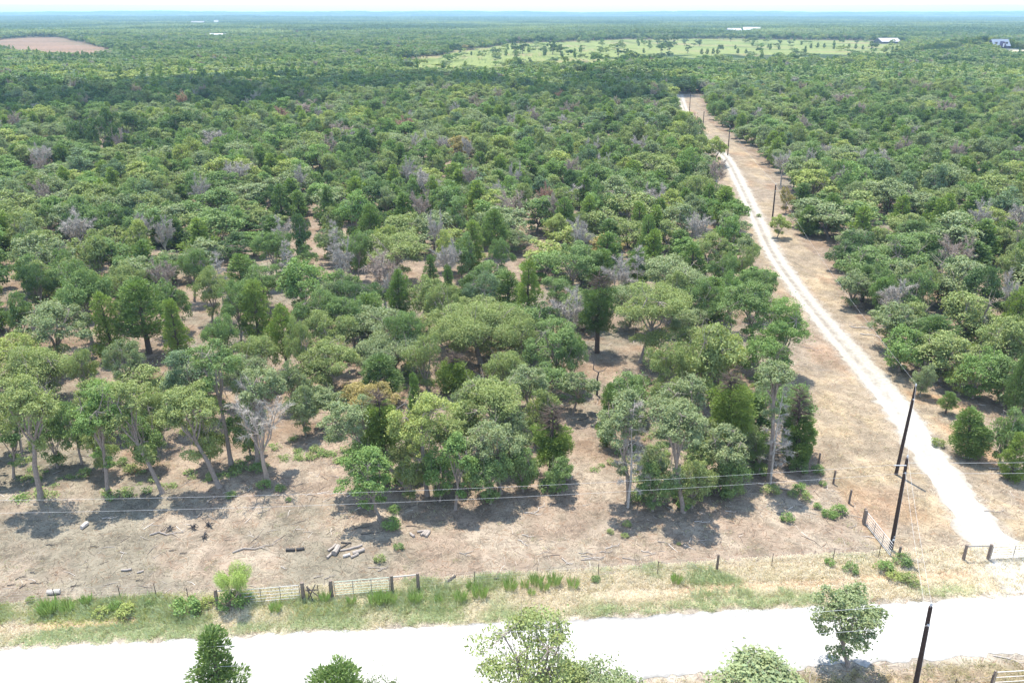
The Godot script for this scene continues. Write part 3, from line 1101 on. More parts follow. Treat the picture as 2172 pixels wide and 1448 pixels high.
func place_tree(kind: String, at: Vector3, h: float, d: float, tone: String, no: int, oaks: Array, cedars: Array, deads: Array, said: String) -> void:
	var turn := no * 2.4
	if kind == "oak":
		var w := said if said else unique("%s %s oak crown" % ["broad" if d > 8.2 else "small" if d < 6.2 else "rounded", oak_words(tone)], at + Vector3(0, h * 0.67, 0))
		plant("oak_tree", w, "oak tree", "", at, oaks[no % oaks.size()], "trunk", "crown", bark_m, leafy(tone), Vector3(d / 8.6, h / 9.0, d / 8.6), turn)
	elif kind == "cedar":
		var w := said if said else unique("%s %s cedar" % ["tall" if h > 9.0 else "short" if h < 7.4 else "conical", oak_words(tone)], at + Vector3(0, h * 0.6, 0))
		plant("cedar_tree", w, "cedar tree", "", at, cedars[no % cedars.size()], "trunk", "crown", bark_dark, leafy(tone), Vector3(d / 5.6, h / 9.0, d / 5.6), turn)
	else:
		var m := dead_m if tone == "deadgrey" else dead_pink if tone == "deadpink" else dead_red
		var w := said if said else unique("leafless %s dead tree" % ("grey" if tone == "deadgrey" else "pinkish brown" if tone == "deadpink" else "rusty red"), at + Vector3(0, h * 0.6, 0))
		plant("dead_tree", w, "dead tree", "", at, deads[no % 5 if d > 3.6 else 5 + no % 2], "trunk", "branches", dead_m if tone != "deadred" else dead_pink, m, Vector3(d / 6.6, h / 9.0, d / 6.6) if d > 3.6 else Vector3(d / 4.0, h / 9.0, d / 4.0), turn)


func front_trees() -> Array:
	return [
		["oak", Vector3(-44.15, 0, -63.82), Vector3(1.18, 9.61, 0), 3.35, 4.04, "olive", 10, 0.20, "large olive green oak with pale leaning trunk at the left edge"],
		["oak", Vector3(-48.80, 0, -67.53), Vector3(0.92, 5.07, 0), 1.80, 2.94, "green", 13, 0.30, "small dark trunked oak at the far left edge behind the large oak"],
		["oak", Vector3(-38.29, 0, -64.78), Vector3(0.67, 8.65, 0), 2.56, 4.32, "fresh", 14, 0.25, "bright green oak with lime tufts on an upright dark trunk"],
		["oak", Vector3(-33.07, 0, -64.78), Vector3(-2.25, 8.84, 0), 2.31, 3.81, "olive", 19, 0.30, "oak on a curved pale trunk bending left"],
		["oak", Vector3(-28.04, 0, -65.76), Vector3(-2.18, 8.34, 0), 3.33, 3.83, "olive", 22, 0.15, "oak on a long pale trunk leaning strongly left"],
		["oak", Vector3(-28.26, 0, -69.92), Vector3(-0.26, 10.89, 0), 2.69, 4.37, "green", 25, 0.25, "tall dark green oak on straight paired trunks"],
		["oak", Vector3(-25.66, 0, -69.92), Vector3(1.04, 8.66, 0), 2.90, 3.20, "grey", 28, 0.35, "pale oak on a straight reddish trunk beside the bare grey tree"],
		["dead", Vector3(-23.70, 0, -66.84), Vector3(2.51, 8.08, 0), 2.64, 2.06, "deadgrey", 31, 0.25, "bare grey dead tree with tangled twigs and a split trunk"],
		["oak", Vector3(-9.91, 0, -65.51), Vector3(-5.03, 7.15, 0), 2.72, 3.25, "grey", 34, 0.50, "thin pale oak leaning left on a long slanting trunk"],
		["oak", Vector3(-7.99, 0, -64.38), Vector3(-0.34, 8.48, 0), 3.03, 3.29, "lime", 37, 0.30, "yellowish oak on a pale straight trunk"],
		["cedar", Vector3(-11.93, 0, -65.84), Vector3(-0.27, 7.32, 0), 1.87, 2.68, "cedar_bright", 40, 0.25, "bright green pointed cedar on a thin red trunk"],
		["oak", Vector3(-11.82, 0, -60.36), Vector3(-0.67, 5.03, 0), 2.58, 3.32, "fresh", 43, 0.35, "small bright green oak closest to the clearing, leaning left"],
		["oak", Vector3(-5.18, 0, -62.05), Vector3(0.41, 5.84, 0), 1.91, 3.67, "fresh", 46, 0.30, "slender bright green oak in front of the broad crowns"],
		["oak", Vector3(-6.12, 0, -66.68), Vector3(-0.16, 5.03, 0), 2.03, 3.00, "olive", 49, 0.40, "thin oak between the yellowish oak and the slender green oak"],
		["oak", Vector3(1.40, 0, -71.49), Vector3(-3.56, 5.93, 0), 4.42, 3.91, "olive", 52, 0.20, "broad spreading oak in the middle of the front row"],
		["oak", Vector3(-1.07, 0, -64.70), Vector3(-0.70, 5.88, 0), 2.71, 3.14, "grey", 55, 0.35, "greyish oak under the broad spreading oak"],
		["cedar", Vector3(3.78, 0, -67.53), Vector3(0.09, 5.07, 0), 2.07, 2.68, "cedar_bright", 58, 0.45, "half dead cedar with bare grey top and yellowish lower boughs"],
		["oak", Vector3(10.93, 0, -63.43), Vector3(-1.10, 8.50, 0), 2.63, 4.35, "grey", 61, 0.40, "tall grey green oak left of the right hand clump"],
		["slim", Vector3(10.65, 0, -62.35), Vector3(-0.60, 7.19, 0), 1.25, 3.85, "deadgrey", 64, 0.25, "slender bare grey trunk in front of the grey green oak"],
		["oak", Vector3(15.63, 0, -61.68), Vector3(-1.45, 8.73, 0), 2.80, 4.50, "grey", 67, 0.25, "pale green oak on a light slanting trunk"],
		["oak", Vector3(19.13, 0, -67.70), Vector3(-3.02, 8.73, 0), 2.78, 2.29, "grey", 70, 0.20, "rounded grey green oak behind the bright cedar"],
		["cedar", Vector3(21.43, 0, -68.57), Vector3(-0.65, 7.70, 0), 2.65, 2.84, "cedar_bright", 73, 0.25, "broad bright green cedar crowning the right hand clump"],
		["oak", Vector3(19.94, 0, -64.38), Vector3(-0.29, 5.07, 0), 2.71, 3.13, "grey", 76, 0.50, "sparse silvery oak right of the light slanting trunk"],
		["oak", Vector3(24.93, 0, -66.68), Vector3(-1.01, 11.16, 0), 2.09, 2.00, "grey", 79, 0.40, "high thin oak crown beside the bare spike tree"],
		["slim", Vector3(24.92, 0, -66.34), Vector3(-1.05, 6.47, 0), 1.10, 4.68, "deadgrey", 82, 0.25, "slender grey half dead trunk hung with bare twigs"],
		["cedar", Vector3(28.44, 0, -69.29), Vector3(-0.66, 4.89, 0), 1.84, 3.91, "cedar", 85, 0.42, "dark cedar with bare pale spike top beside the track fence"],
		["oak", Vector3(-13.54, 0, -90.52), Vector3(-1.39, 3.44, 0), 4.95, 2.27, "grey", 88, 0.20, "pale grey green domed oak behind the orange tree"],
		["cedar", Vector3(-7.11, 0, -86.50), Vector3(0.19, 2.79, 0), 2.18, 2.23, "cedar_bright", 91, 0.25, "upright yellowish green cedar cone in the middle of the front woods"],
		["oak", Vector3(-15.41, 0, -78.41), Vector3(-0.37, 3.76, 0), 3.06, 1.69, "gold", 94, 0.45, "orange yellow oak turning early behind the pointed cedar"],
		["oak", Vector3(-4.04, 0, -95.16), Vector3(-0.82, 5.24, 0), 7.01, 3.46, "olive", 97, 0.20, "very broad pale oak on several trunks"],
		["oak", Vector3(5.79, 0, -89.14), Vector3(-0.47, 5.63, 0), 3.87, 3.71, "green", 100, 0.35, "open oak on a bent dark trunk beside the sunny gap"],
		["cedar", Vector3(11.35, 0, -98.59), Vector3(-0.04, 7.21, 0), 2.92, 3.56, "cedar_dark", 103, 0.25, "tall dark cedar with bare lower boughs above the sunny gap"],
		["oak", Vector3(16.80, 0, -95.46), Vector3(1.43, 7.81, 0), 5.26, 3.66, "olive", 106, 0.15, "large rounded pale oak above the sunny gap"],
		["oak", Vector3(19.23, 0, -91.50), Vector3(3.76, 3.66, 0), 5.99, 2.41, "olive", 109, 0.15, "broad oak with low boughs right of the sunny gap"],
		["slim", Vector3(10.09, 0, -85.73), Vector3(-0.12, 2.95, 0), 0.69, 2.17, "deadblack", 112, 0.25, "black crooked dead snag standing in the sunny gap"],
		["oak", Vector3(34.04, 0, -90.79), Vector3(-1.07, 6.93, 0), 3.92, 4.44, "fresh", 115, 0.10, "dark green oak overhanging the track clearing"],
		["oak", Vector3(31.23, 0, -94.41), Vector3(-1.58, 8.69, 0), 3.69, 3.33, "green", 118, 0.10, "dense green oak behind the track side oak"],
		["oak", Vector3(-35.18, 0, -78.41), Vector3(0.51, 6.73, 0), 3.17, 3.21, "blue", 121, 0.25, "bluish green oak behind the leaning trunks"],
		["oak", Vector3(-54.99, 0, -84.23), Vector3(-0.04, 4.23, 0), 5.10, 2.79, "olive", 124, 0.20, "wide pale oak behind the large oak at left"],
		["oak", Vector3(-22.41, 0, -86.75), Vector3(0.48, 4.20, 0), 4.12, 2.52, "olive", 127, 0.25, "flat topped olive oak behind the bare grey tree"],
		["oak", Vector3(-18.16, 0, -77.87), Vector3(-1.54, 3.17, 0), 2.33, 2.09, "grey", 130, 0.25, "small round oak right of the bare grey tree"],
		["oak", Vector3(2.28, 0, -77.87), Vector3(-1.06, 5.42, 0), 2.59, 2.02, "grey", 133, 0.30, "low grey oak crown between broad oaks in the front woods"],
		["oak", Vector3(6.87, 0, -80.65), Vector3(0.68, 3.83, 0), 2.24, 2.14, "grey", 136, 0.30, "small round oak left of the pale sandy gap"],
		["oak", Vector3(23.41, 0, -43.04), Vector3(-0.89, 4.30, 0), 2.55, 3.00, "grey", 139, 0.30, "round grey green oak standing alone on the near road verge"],
		["cedar", Vector3(46.64, 0, -71.49), Vector3(-0.62, 2.90, 0), 2.19, 2.32, "cedar", 71, 0.00, "dense round dark cedar standing apart right of the track"],
		["oak", Vector3(1.81, 0, -36.50), Vector3(-0.60, 7.60, 0), 3.53, 3.41, "olive", 83, 0.75, "airy pale oak with open boughs over the road at the bottom edge"],
		["cedar", Vector3(-17.25, 0, -36.00), Vector3(0.00, 4.59, 0), 2.10, 4.59, "cedar", 91, 0.00, "pointed green cedar rising at the bottom edge left of centre"],
		["cedar", Vector3(-9.70, 0, -34.00), Vector3(0.00, 4.34, 0), 2.90, 4.34, "cedar", 94, 0.00, "broad cedar top at the bottom edge between two roadside trees"],
	]


func marked_trees() -> Array:
	return [
		["dead", -79.22, -142.59, 9.30, 7.29, "deadgrey", ""],
		["dead", -62.18, -139.23, 9.30, 4.20, "deadgrey", ""],
		["dead", -68.64, -175.83, 9.30, 4.67, "deadgrey", ""],
		["dead", -67.63, -197.09, 9.30, 8.08, "deadgrey", ""],
		["dead", -92.75, -253.83, 9.30, 9.51, "deadgrey", ""],
		["dead", -50.00, -188.73, 9.30, 3.77, "deadgrey", ""],
		["dead", -36.04, -123.58, 9.30, 3.39, "deadgrey", ""],
		["dead", -44.18, -115.34, 9.30, 3.26, "deadgrey", ""],
		["dead", -51.52, -112.81, 9.30, 4.17, "deadpink", ""],
		["dead", -30.80, -134.76, 9.30, 2.85, "deadgrey", ""],
		["dead", -26.91, -122.01, 9.30, 4.47, "deadgrey", ""],
		["dead", -57.07, -273.10, 9.30, 9.72, "deadpink", ""],
		["dead", -53.49, -239.64, 9.30, 8.31, "deadpink", ""],
		["dead", -129.88, -223.68, 9.30, 6.49, "deadgrey", ""],
		["dead", -89.51, -321.33, 9.30, 5.86, "deadred", ""],
		["dead", -85.14, -342.97, 9.30, 11.69, "deadpink", ""],
		["dead", -46.21, -258.92, 9.30, 6.26, "deadpink", ""],
		["dead", -27.22, -244.20, 9.30, 7.33, "deadgrey", ""],
		["dead", -37.22, -286.31, 9.30, 9.02, "deadred", ""],
		["dead", -12.71, -236.10, 9.30, 4.92, "deadgrey", ""],
		["dead", -18.44, -160.56, 9.30, 4.78, "deadpink", ""],
		["dead", -19.90, -185.90, 9.30, 7.65, "deadgrey", ""],
		["dead", 0.90, -191.64, 9.30, 4.05, "deadgrey", ""],
		["dead", 6.99, -168.57, 9.30, 4.20, "deadred", ""],
		["dead", 8.85, -158.04, 9.30, 3.95, "deadpink", ""],
		["dead", 0.10, -160.56, 9.30, 7.64, "deadpink", ""],
		["dead", 12.42, -138.25, 9.30, 5.17, "deadgrey", ""],
		["dead", -13.77, -141.23, 9.30, 3.82, "deadgrey", ""],
		["dead", -10.23, -122.27, 9.30, 5.23, "deadgrey", ""],
		["dead", 19.39, -118.47, 9.30, 3.05, "deadgrey", ""],
		["dead", -19.53, -116.05, 9.30, 7.13, "deadpink", ""],
		["dead", -26.85, -120.21, 9.30, 3.31, "deadgrey", ""],
		["dead", 69.93, -105.38, 9.30, 5.24, "deadgrey", ""],
		["dead", 70.84, -211.00, 9.30, 6.15, "deadgrey", ""],
		["dead", 91.99, -213.14, 9.30, 6.21, "deadgrey", ""],
		["dead", 97.33, -213.14, 9.30, 7.45, "deadgrey", ""],
		["dead", 178.25, -339.46, 9.30, 9.65, "deadpink", ""],
		["dead", 90.32, -151.66, 9.30, 4.53, "deadgrey", ""],
		["dead", 151.61, -380.13, 9.30, 10.75, "deadpink", ""],
		["oak", -16.58, -245.57, 9.20, 8.78, "gold", ""],
		["oak", -125.15, -253.82, 16.00, 10.16, "dark", ""],
		["oak", -137.88, -259.81, 14.00, 9.82, "dark", ""],
		["oak", -124.36, -274.53, 13.50, 10.98, "dark", ""],
		["oak", -116.40, -280.17, 12.00, 7.37, "dark", ""],
		["oak", -110.31, -287.85, 13.00, 13.79, "dark", ""],
		["oak", -72.59, -241.96, 10.00, 9.77, "fresh", ""],
		["oak", -101.42, -254.73, 10.00, 8.79, "fresh", ""],
		["oak", -113.03, -248.45, 9.20, 8.60, "dark", ""],
		["oak", -100.21, -289.55, 11.00, 11.58, "green", ""],
		["cedar", -102.88, -231.96, 8.60, 7.40, "cedar", ""],
		["cedar", -93.06, -227.05, 8.60, 5.27, "cedar", ""],
		["cedar", -83.06, -219.29, 8.60, 5.36, "cedar_bright", ""],
		["cedar", -78.99, -216.33, 8.60, 6.30, "cedar", ""],
		["cedar", -68.79, -221.57, 8.60, 6.44, "cedar", ""],
		["cedar", -48.96, -167.73, 8.60, 5.97, "cedar_dark", ""],
		["cedar", -38.53, -165.47, 8.60, 5.90, "cedar_dark", ""],
		["oak", -66.81, -204.05, 9.20, 10.72, "lime", ""],
		["oak", -76.17, -165.84, 9.20, 8.85, "olive", ""],
		["oak", -65.47, -136.38, 9.20, 5.76, "lime", ""],
		["oak", -90.35, -199.45, 9.20, 11.66, "lime", ""],
		["oak", -55.09, -145.91, 9.20, 11.80, "green", ""],
		["oak", -55.93, -109.97, 9.20, 6.79, "olive", ""],
		["oak", -50.03, -119.16, 11.00, 5.81, "green", ""],
		["oak", -37.43, -138.37, 11.50, 4.98, "dark", ""],
		["oak", -39.01, -128.25, 11.00, 6.59, "green", ""],
		["oak", -57.82, -93.02, 9.20, 9.38, "grey", ""],
		["cedar", -52.23, -96.44, 9.00, 4.85, "cedar_bright", ""],
		["cedar", -48.38, -98.33, 10.00, 7.39, "cedar", ""],
		["cedar", -43.06, -95.38, 8.60, 4.21, "cedar_bright", ""],
		["cedar", -34.72, -101.81, 9.00, 5.40, "cedar_bright", ""],
		["cedar", -28.58, -92.93, 8.60, 4.12, "cedar_bright", ""],
		["oak", -37.17, -101.82, 9.20, 5.07, "green", ""],
		["oak", -25.75, -101.82, 9.20, 6.34, "green", ""],
		["oak", -25.02, -88.35, 9.20, 3.93, "olive", ""],
		["cedar", -12.40, -115.03, 8.60, 3.90, "cedar_dark", ""],
		["cedar", 2.13, -107.41, 10.00, 4.79, "cedar_bright", ""],
		["cedar", -16.07, -107.41, 8.60, 4.00, "cedar", ""],
		["cedar", -9.10, -109.70, 8.60, 3.40, "cedar_dark", ""],
		["cedar", -35.71, -183.09, 8.60, 5.39, "cedar", ""],
		["cedar", -26.98, -148.51, 8.60, 5.34, "cedar", ""],
		["cedar", 10.28, -154.98, 8.60, 5.55, "cedar", ""],
		["cedar", 24.59, -140.17, 8.60, 5.07, "cedar", ""],
		["cedar", -3.21, -144.23, 8.60, 5.72, "cedar", ""],
		["cedar", -7.09, -136.32, 8.60, 5.77, "cedar_bright", ""],
		["oak", -19.18, -127.35, 9.20, 10.83, "olive", ""],
		["oak", -3.72, -109.53, 9.20, 5.75, "blue", ""],
		["oak", 36.32, -204.05, 9.20, 11.91, "olive", ""],
		["oak", 9.78, -121.39, 9.20, 9.63, "green", ""],
		["oak", -13.07, -164.47, 9.20, 8.29, "green", ""],
		["oak", -22.28, -135.74, 9.20, 5.32, "lime", ""],
		["oak", 23.23, -177.52, 9.20, 10.46, "grey", ""],
		["oak", 25.36, -164.47, 9.20, 12.68, "olive", ""],
		["oak", -6.55, -278.77, 9.20, 9.59, "olive", ""],
		["oak", -17.08, -270.55, 9.20, 10.87, "olive", ""],
		["oak", -26.12, -130.24, 9.20, 4.73, "green", ""],
		["oak", -2.12, -129.36, 9.20, 4.71, "green", ""],
		["oak", 74.65, -198.44, 10.00, 9.27, "green", ""],
		["oak", 69.53, -156.72, 9.20, 11.20, "green", ""],
		["oak", 79.67, -140.66, 9.20, 11.84, "grey", ""],
		["oak", 129.07, -254.41, 9.20, 10.99, "green", ""],
		["oak", 65.49, -129.36, 9.20, 10.20, "green", ""],
		["oak", 61.44, -138.74, 8.00, 6.70, "dark", ""],
		["oak", 92.55, -286.20, 9.20, 9.83, "fresh", ""],
		["oak", 142.63, -243.68, 9.20, 9.85, "green", ""],
		["oak", 54.75, -111.95, 8.00, 4.01, "fresh", ""],
		["oak", 52.16, -116.49, 7.00, 6.46, "grey", ""],
		["oak", 62.09, -101.44, 9.20, 9.48, "olive", ""],
		["oak", 51.29, -100.29, 8.00, 7.53, "grey", ""],
		["oak", 49.17, -92.73, 6.50, 6.48, "fresh", ""],
		["oak", 52.79, -89.64, 7.00, 8.57, "olive", ""],
		["oak", 54.36, -84.96, 7.00, 6.00, "fresh", ""],
		["oak", 53.03, -85.63, 5.00, 3.31, "lime", ""],
		["oak", 48.50, -85.63, 5.00, 3.20, "grey", ""],
		["oak", 48.84, -69.52, 8.00, 4.14, "green", ""],
		["oak", 62.07, -178.93, 7.00, 3.70, "gold", ""],
		["oak", 38.74, -140.66, 9.20, 5.92, "fresh", ""],
		["oak", 36.35, -111.51, 9.20, 5.15, "green", ""],
		["oak", 32.21, -128.21, 9.20, 7.39, "olive", ""],
		["oak", 37.91, -124.31, 9.20, 4.54, "olive", ""],
		["oak", 37.29, -161.38, 9.20, 5.75, "grey", ""],
		["oak", 59.90, -239.99, 9.20, 8.04, "lime", ""],
		["oak", 50.72, -206.08, 9.20, 6.25, "green", ""],
		["oak", 55.05, -277.57, 9.20, 9.55, "lime", ""],
		["oak", 65.19, -316.99, 9.20, 8.31, "lime", ""],
		["oak", 33.50, -119.34, 9.20, 5.11, "green", ""],
		["oak", 31.08, -105.76, 9.20, 4.59, "fresh", ""],
		["oak", -101.98, -162.69, 9.20, 11.59, "olive", ""],
		["oak", -95.67, -167.22, 9.20, 10.89, "grey", ""],
		["oak", -88.12, -143.07, 9.20, 7.73, "olive", ""],
		["oak", -87.26, -158.39, 9.20, 7.54, "green", ""],
		["oak", 25.41, -103.75, 9.20, 5.80, "green", ""],
		["oak", -9.94, -86.16, 9.20, 4.94, "olive", ""],
		["oak", -0.58, -82.54, 8.00, 5.31, "olive", ""],
		["oak", -4.23, -75.29, 8.00, 4.67, "grey", ""],
		["oak", -0.05, -69.30, 7.00, 4.61, "grey", ""],
		["oak", -4.73, -70.77, 7.00, 3.75, "olive", ""],
		["oak", -10.47, -67.68, 6.00, 3.63, "grey", ""],
		["oak", 3.12, -74.30, 7.50, 4.14, "olive", ""],
		["oak", 7.53, -86.62, 8.00, 3.87, "green", ""],
		["oak", -22.11, -75.62, 6.50, 3.97, "grey", ""],
		["oak", -36.94, -74.73, 8.00, 4.64, "olive", ""],
		["oak", -43.34, -70.02, 8.00, 4.40, "green", ""],
		["oak", -50.84, -72.57, 8.00, 4.29, "olive", ""],
		["oak", -45.32, -84.54, 8.00, 4.88, "grey", ""],
		["oak", -49.05, -83.86, 8.00, 4.31, "olive", ""],
		["oak", -30.15, -87.34, 8.00, 5.57, "olive", ""],
		["oak", -35.72, -91.75, 9.00, 4.93, "green", ""],
		["oak", -25.13, -82.07, 7.00, 4.24, "grey", ""],
		["oak", 12.13, -74.30, 7.50, 4.14, "grey", ""],
		["oak", 13.00, -64.45, 6.50, 4.13, "grey", ""],
		["oak", 17.02, -75.85, 8.00, 4.45, "olive", ""],
		["oak", 22.52, -69.30, 7.00, 3.68, "grey", ""],
		["oak", 18.27, -65.91, 7.50, 4.63, "olive", ""],
		["oak", 25.50, -74.96, 7.00, 2.95, "grey", ""],
		["oak", -23.22, -93.02, 9.20, 6.45, "olive", ""],
		["oak", -21.11, -99.03, 9.20, 6.19, "green", ""],
		["oak", -9.90, -101.82, 9.20, 5.71, "olive", ""],
		["oak", 1.10, -91.41, 9.20, 6.35, "olive", ""],
		["oak", -13.25, -93.02, 9.20, 5.28, "green", ""],
		["oak", 25.30, -87.34, 8.00, 6.13, "lime", ""],
		["oak", 23.87, -77.21, 7.00, 4.03, "green", ""],
		["cedar", -9.86, -72.81, 8.60, 2.39, "cedar", ""],
		["cedar", 9.90, -73.63, 7.00, 2.43, "cedar", ""],
		["oak", -13.94, -65.44, 6.00, 3.75, "fresh", ""],
		["oak", -45.41, -69.30, 7.00, 4.38, "green", ""],
		["oak", -40.48, -68.63, 7.00, 4.11, "olive", ""],
		["oak", -36.08, -69.01, 7.00, 4.36, "green", ""],
		["oak", -30.39, -69.79, 7.00, 4.40, "olive", ""],
		["oak", -26.68, -71.27, 7.00, 4.01, "green", ""],
		["oak", -6.70, -63.33, 6.00, 3.87, "fresh", ""],
		["oak", -1.97, -62.92, 6.00, 4.49, "green", ""],
		["oak", -9.51, -63.30, 5.50, 3.44, "olive", ""],
		["oak", 1.05, -65.01, 6.00, 3.73, "green", ""],
		["oak", 4.33, -64.42, 5.00, 3.50, "green", ""],
		["oak", 12.84, -61.85, 5.50, 3.59, "green", ""],
		["oak", 16.51, -62.25, 5.50, 4.03, "olive", ""],
		["oak", 20.32, -63.88, 5.50, 3.68, "green", ""],
		["oak", 24.33, -68.14, 6.00, 2.73, "green", ""],
		["cedar", 54.38, -77.83, 8.60, 2.28, "cedar_dark", ""],
		["cedar", 48.58, -67.27, 5.00, 3.17, "cedar_bright", ""],
		["oak", 53.46, -157.41, 5.20, 4.71, "lime", "bright yellow green round sapling alone beside the track"],
		["cedar", 49.17, -80.98, 2.60, 2.20, "cedar", "small upright green cedar behind the round dark cedar"],
		["oak", -7.79, -34.50, 8.13, 2.90, "grey", "small grey green oak top at the bottom edge"],
		["oak", 5.46, -35.50, 8.54, 7.23, "grey", "lower oak crown right of the airy oak at the bottom edge"],
		["oak", 15.94, -37.00, 5.60, 9.32, "grey", "broad oak top at the bottom edge near the lone oak"],
		["oak", -11.66, -33.00, 9.14, 1.77, "olive", "oak twig top barely showing at the bottom edge"],
	]


func grass_clumps() -> Array:
	return [
		[-34.97, -48.35, 1.25],
		[-33.72, -48.50, 1.20],
		[-35.14, -48.14, 1.00],
		[-9.95, -49.50, 1.30],
		[-10.35, -49.29, 1.10],
		[-9.35, -49.39, 1.10],
		[-7.44, -49.50, 1.00],
		[-3.97, -49.71, 1.15],
		[-2.49, -50.15, 1.15],
		[-3.19, -51.03, 0.90],
		[-0.11, -51.03, 1.00],
		[1.01, -51.25, 0.85],
		[1.95, -51.59, 1.00],
		[2.53, -51.03, 1.05],
		[3.37, -51.59, 1.05],
		[4.84, -51.25, 1.10],
		[13.11, -51.82, 0.85],
		[-12.36, -49.39, 0.90],
		[-14.42, -49.71, 0.80],
		[1.54, -50.36, 0.70],
		[-17.93, -48.55, 0.85],
		[-30.28, -48.55, 0.80],
		[-32.70, -49.39, 0.80],
		[-5.67, -49.61, 0.70],
	]


func bushes() -> Array:
	return [
		[-24.62, -48.35, 1.11, "fresh", "large leafy green bush on the verge left of the feathery sapling"],
		[-30.24, -48.86, 0.50, "fresh", ""],
		[-37.09, -49.61, 0.40, "olive", ""],
		[-27.75, -49.18, 0.36, "green", ""],
		[-21.47, -48.97, 1.08, "fresh", "leafy green bush at the foot of the feathery sapling"],
		[-20.55, -49.50, 0.73, "fresh", ""],
		[-23.32, -49.13, 0.61, "lime", ""],
		[-28.98, -48.04, 0.78, "lime", ""],
		[-30.93, -48.04, 0.60, "lime", ""],
		[6.67, -52.05, 0.41, "green", ""],
		[26.14, -54.06, 0.47, "fresh", ""],
		[27.52, -53.22, 0.65, "green", ""],
		[30.28, -53.22, 0.77, "fresh", "leafy bush at the foot of the front utility pole"],
		[32.17, -54.18, 0.78, "green", ""],
		[31.71, -51.82, 0.71, "olive", ""],
		[30.58, -52.16, 0.64, "lime", ""],
		[24.63, -60.28, 0.63, "fresh", "round green bush alone at the right end of the clearing"],
		[27.99, -62.28, 0.43, "fresh", ""],
		[28.48, -61.01, 0.55, "fresh", ""],
		[29.66, -61.31, 0.73, "fresh", ""],
		[28.93, -60.72, 0.47, "fresh", ""],
		[27.31, -64.78, 0.76, "fresh", ""],
		[27.53, -63.59, 0.57, "olive", ""],
		[26.41, -64.22, 0.53, "olive", ""],
		[30.19, -68.40, 0.70, "green", ""],
		[29.89, -66.01, 0.41, "green", ""],
		[28.39, -68.57, 0.93, "green", ""],
		[24.38, -64.38, 0.89, "olive", ""],
		[-10.64, -59.15, 0.87, "fresh", "leafy green bush at the foot of the front leaning oak"],
		[-10.65, -61.68, 0.56, "fresh", ""],
		[-9.62, -56.13, 0.48, "green", ""],
		[-10.94, -54.55, 0.51, "olive", ""],
		[-25.26, -68.57, 0.79, "green", ""],
		[-22.02, -65.18, 0.54, "green", ""],
		[-23.71, -65.59, 0.68, "fresh", ""],
		[-26.34, -63.98, 0.53, "green", ""],
		[3.54, -65.18, 1.03, "green", "low dark green bush under the half dead cedar"],
		[2.05, -68.57, 1.17, "green", ""],
		[-0.28, -68.57, 0.93, "fresh", ""],
		[11.61, -63.59, 0.88, "green", ""],
		[15.54, -63.43, 0.75, "green", ""],
		[19.27, -64.38, 1.33, "green", ""],
		[21.05, -64.38, 0.89, "olive", ""],
		[10.19, -59.50, 0.42, "olive", ""],
		[8.61, -58.46, 0.33, "olive", ""],
		[9.75, -57.78, 0.37, "olive", ""],
		[14.26, -56.78, 0.20, "olive", ""],
		[-20.80, -63.43, 0.31, "green", ""],
		[44.74, -73.72, 0.74, "olive", ""],
		[52.95, -101.56, 0.84, "green", ""],
		[52.45, -74.22, 1.00, "olive", ""],
		[-41.87, -67.70, 0.69, "green", ""],
		[-39.08, -69.92, 0.62, "green", ""],
		[55.05, -175.79, 0.63, "olive", ""],
		[-37.87, -68.57, 0.70, "olive", ""],
		[15.70, -62.05, 0.73, "fresh", ""],
		[-9.42, -66.84, 0.91, "olive", ""],
		[-3.90, -66.01, 1.13, "fresh", ""],
	]


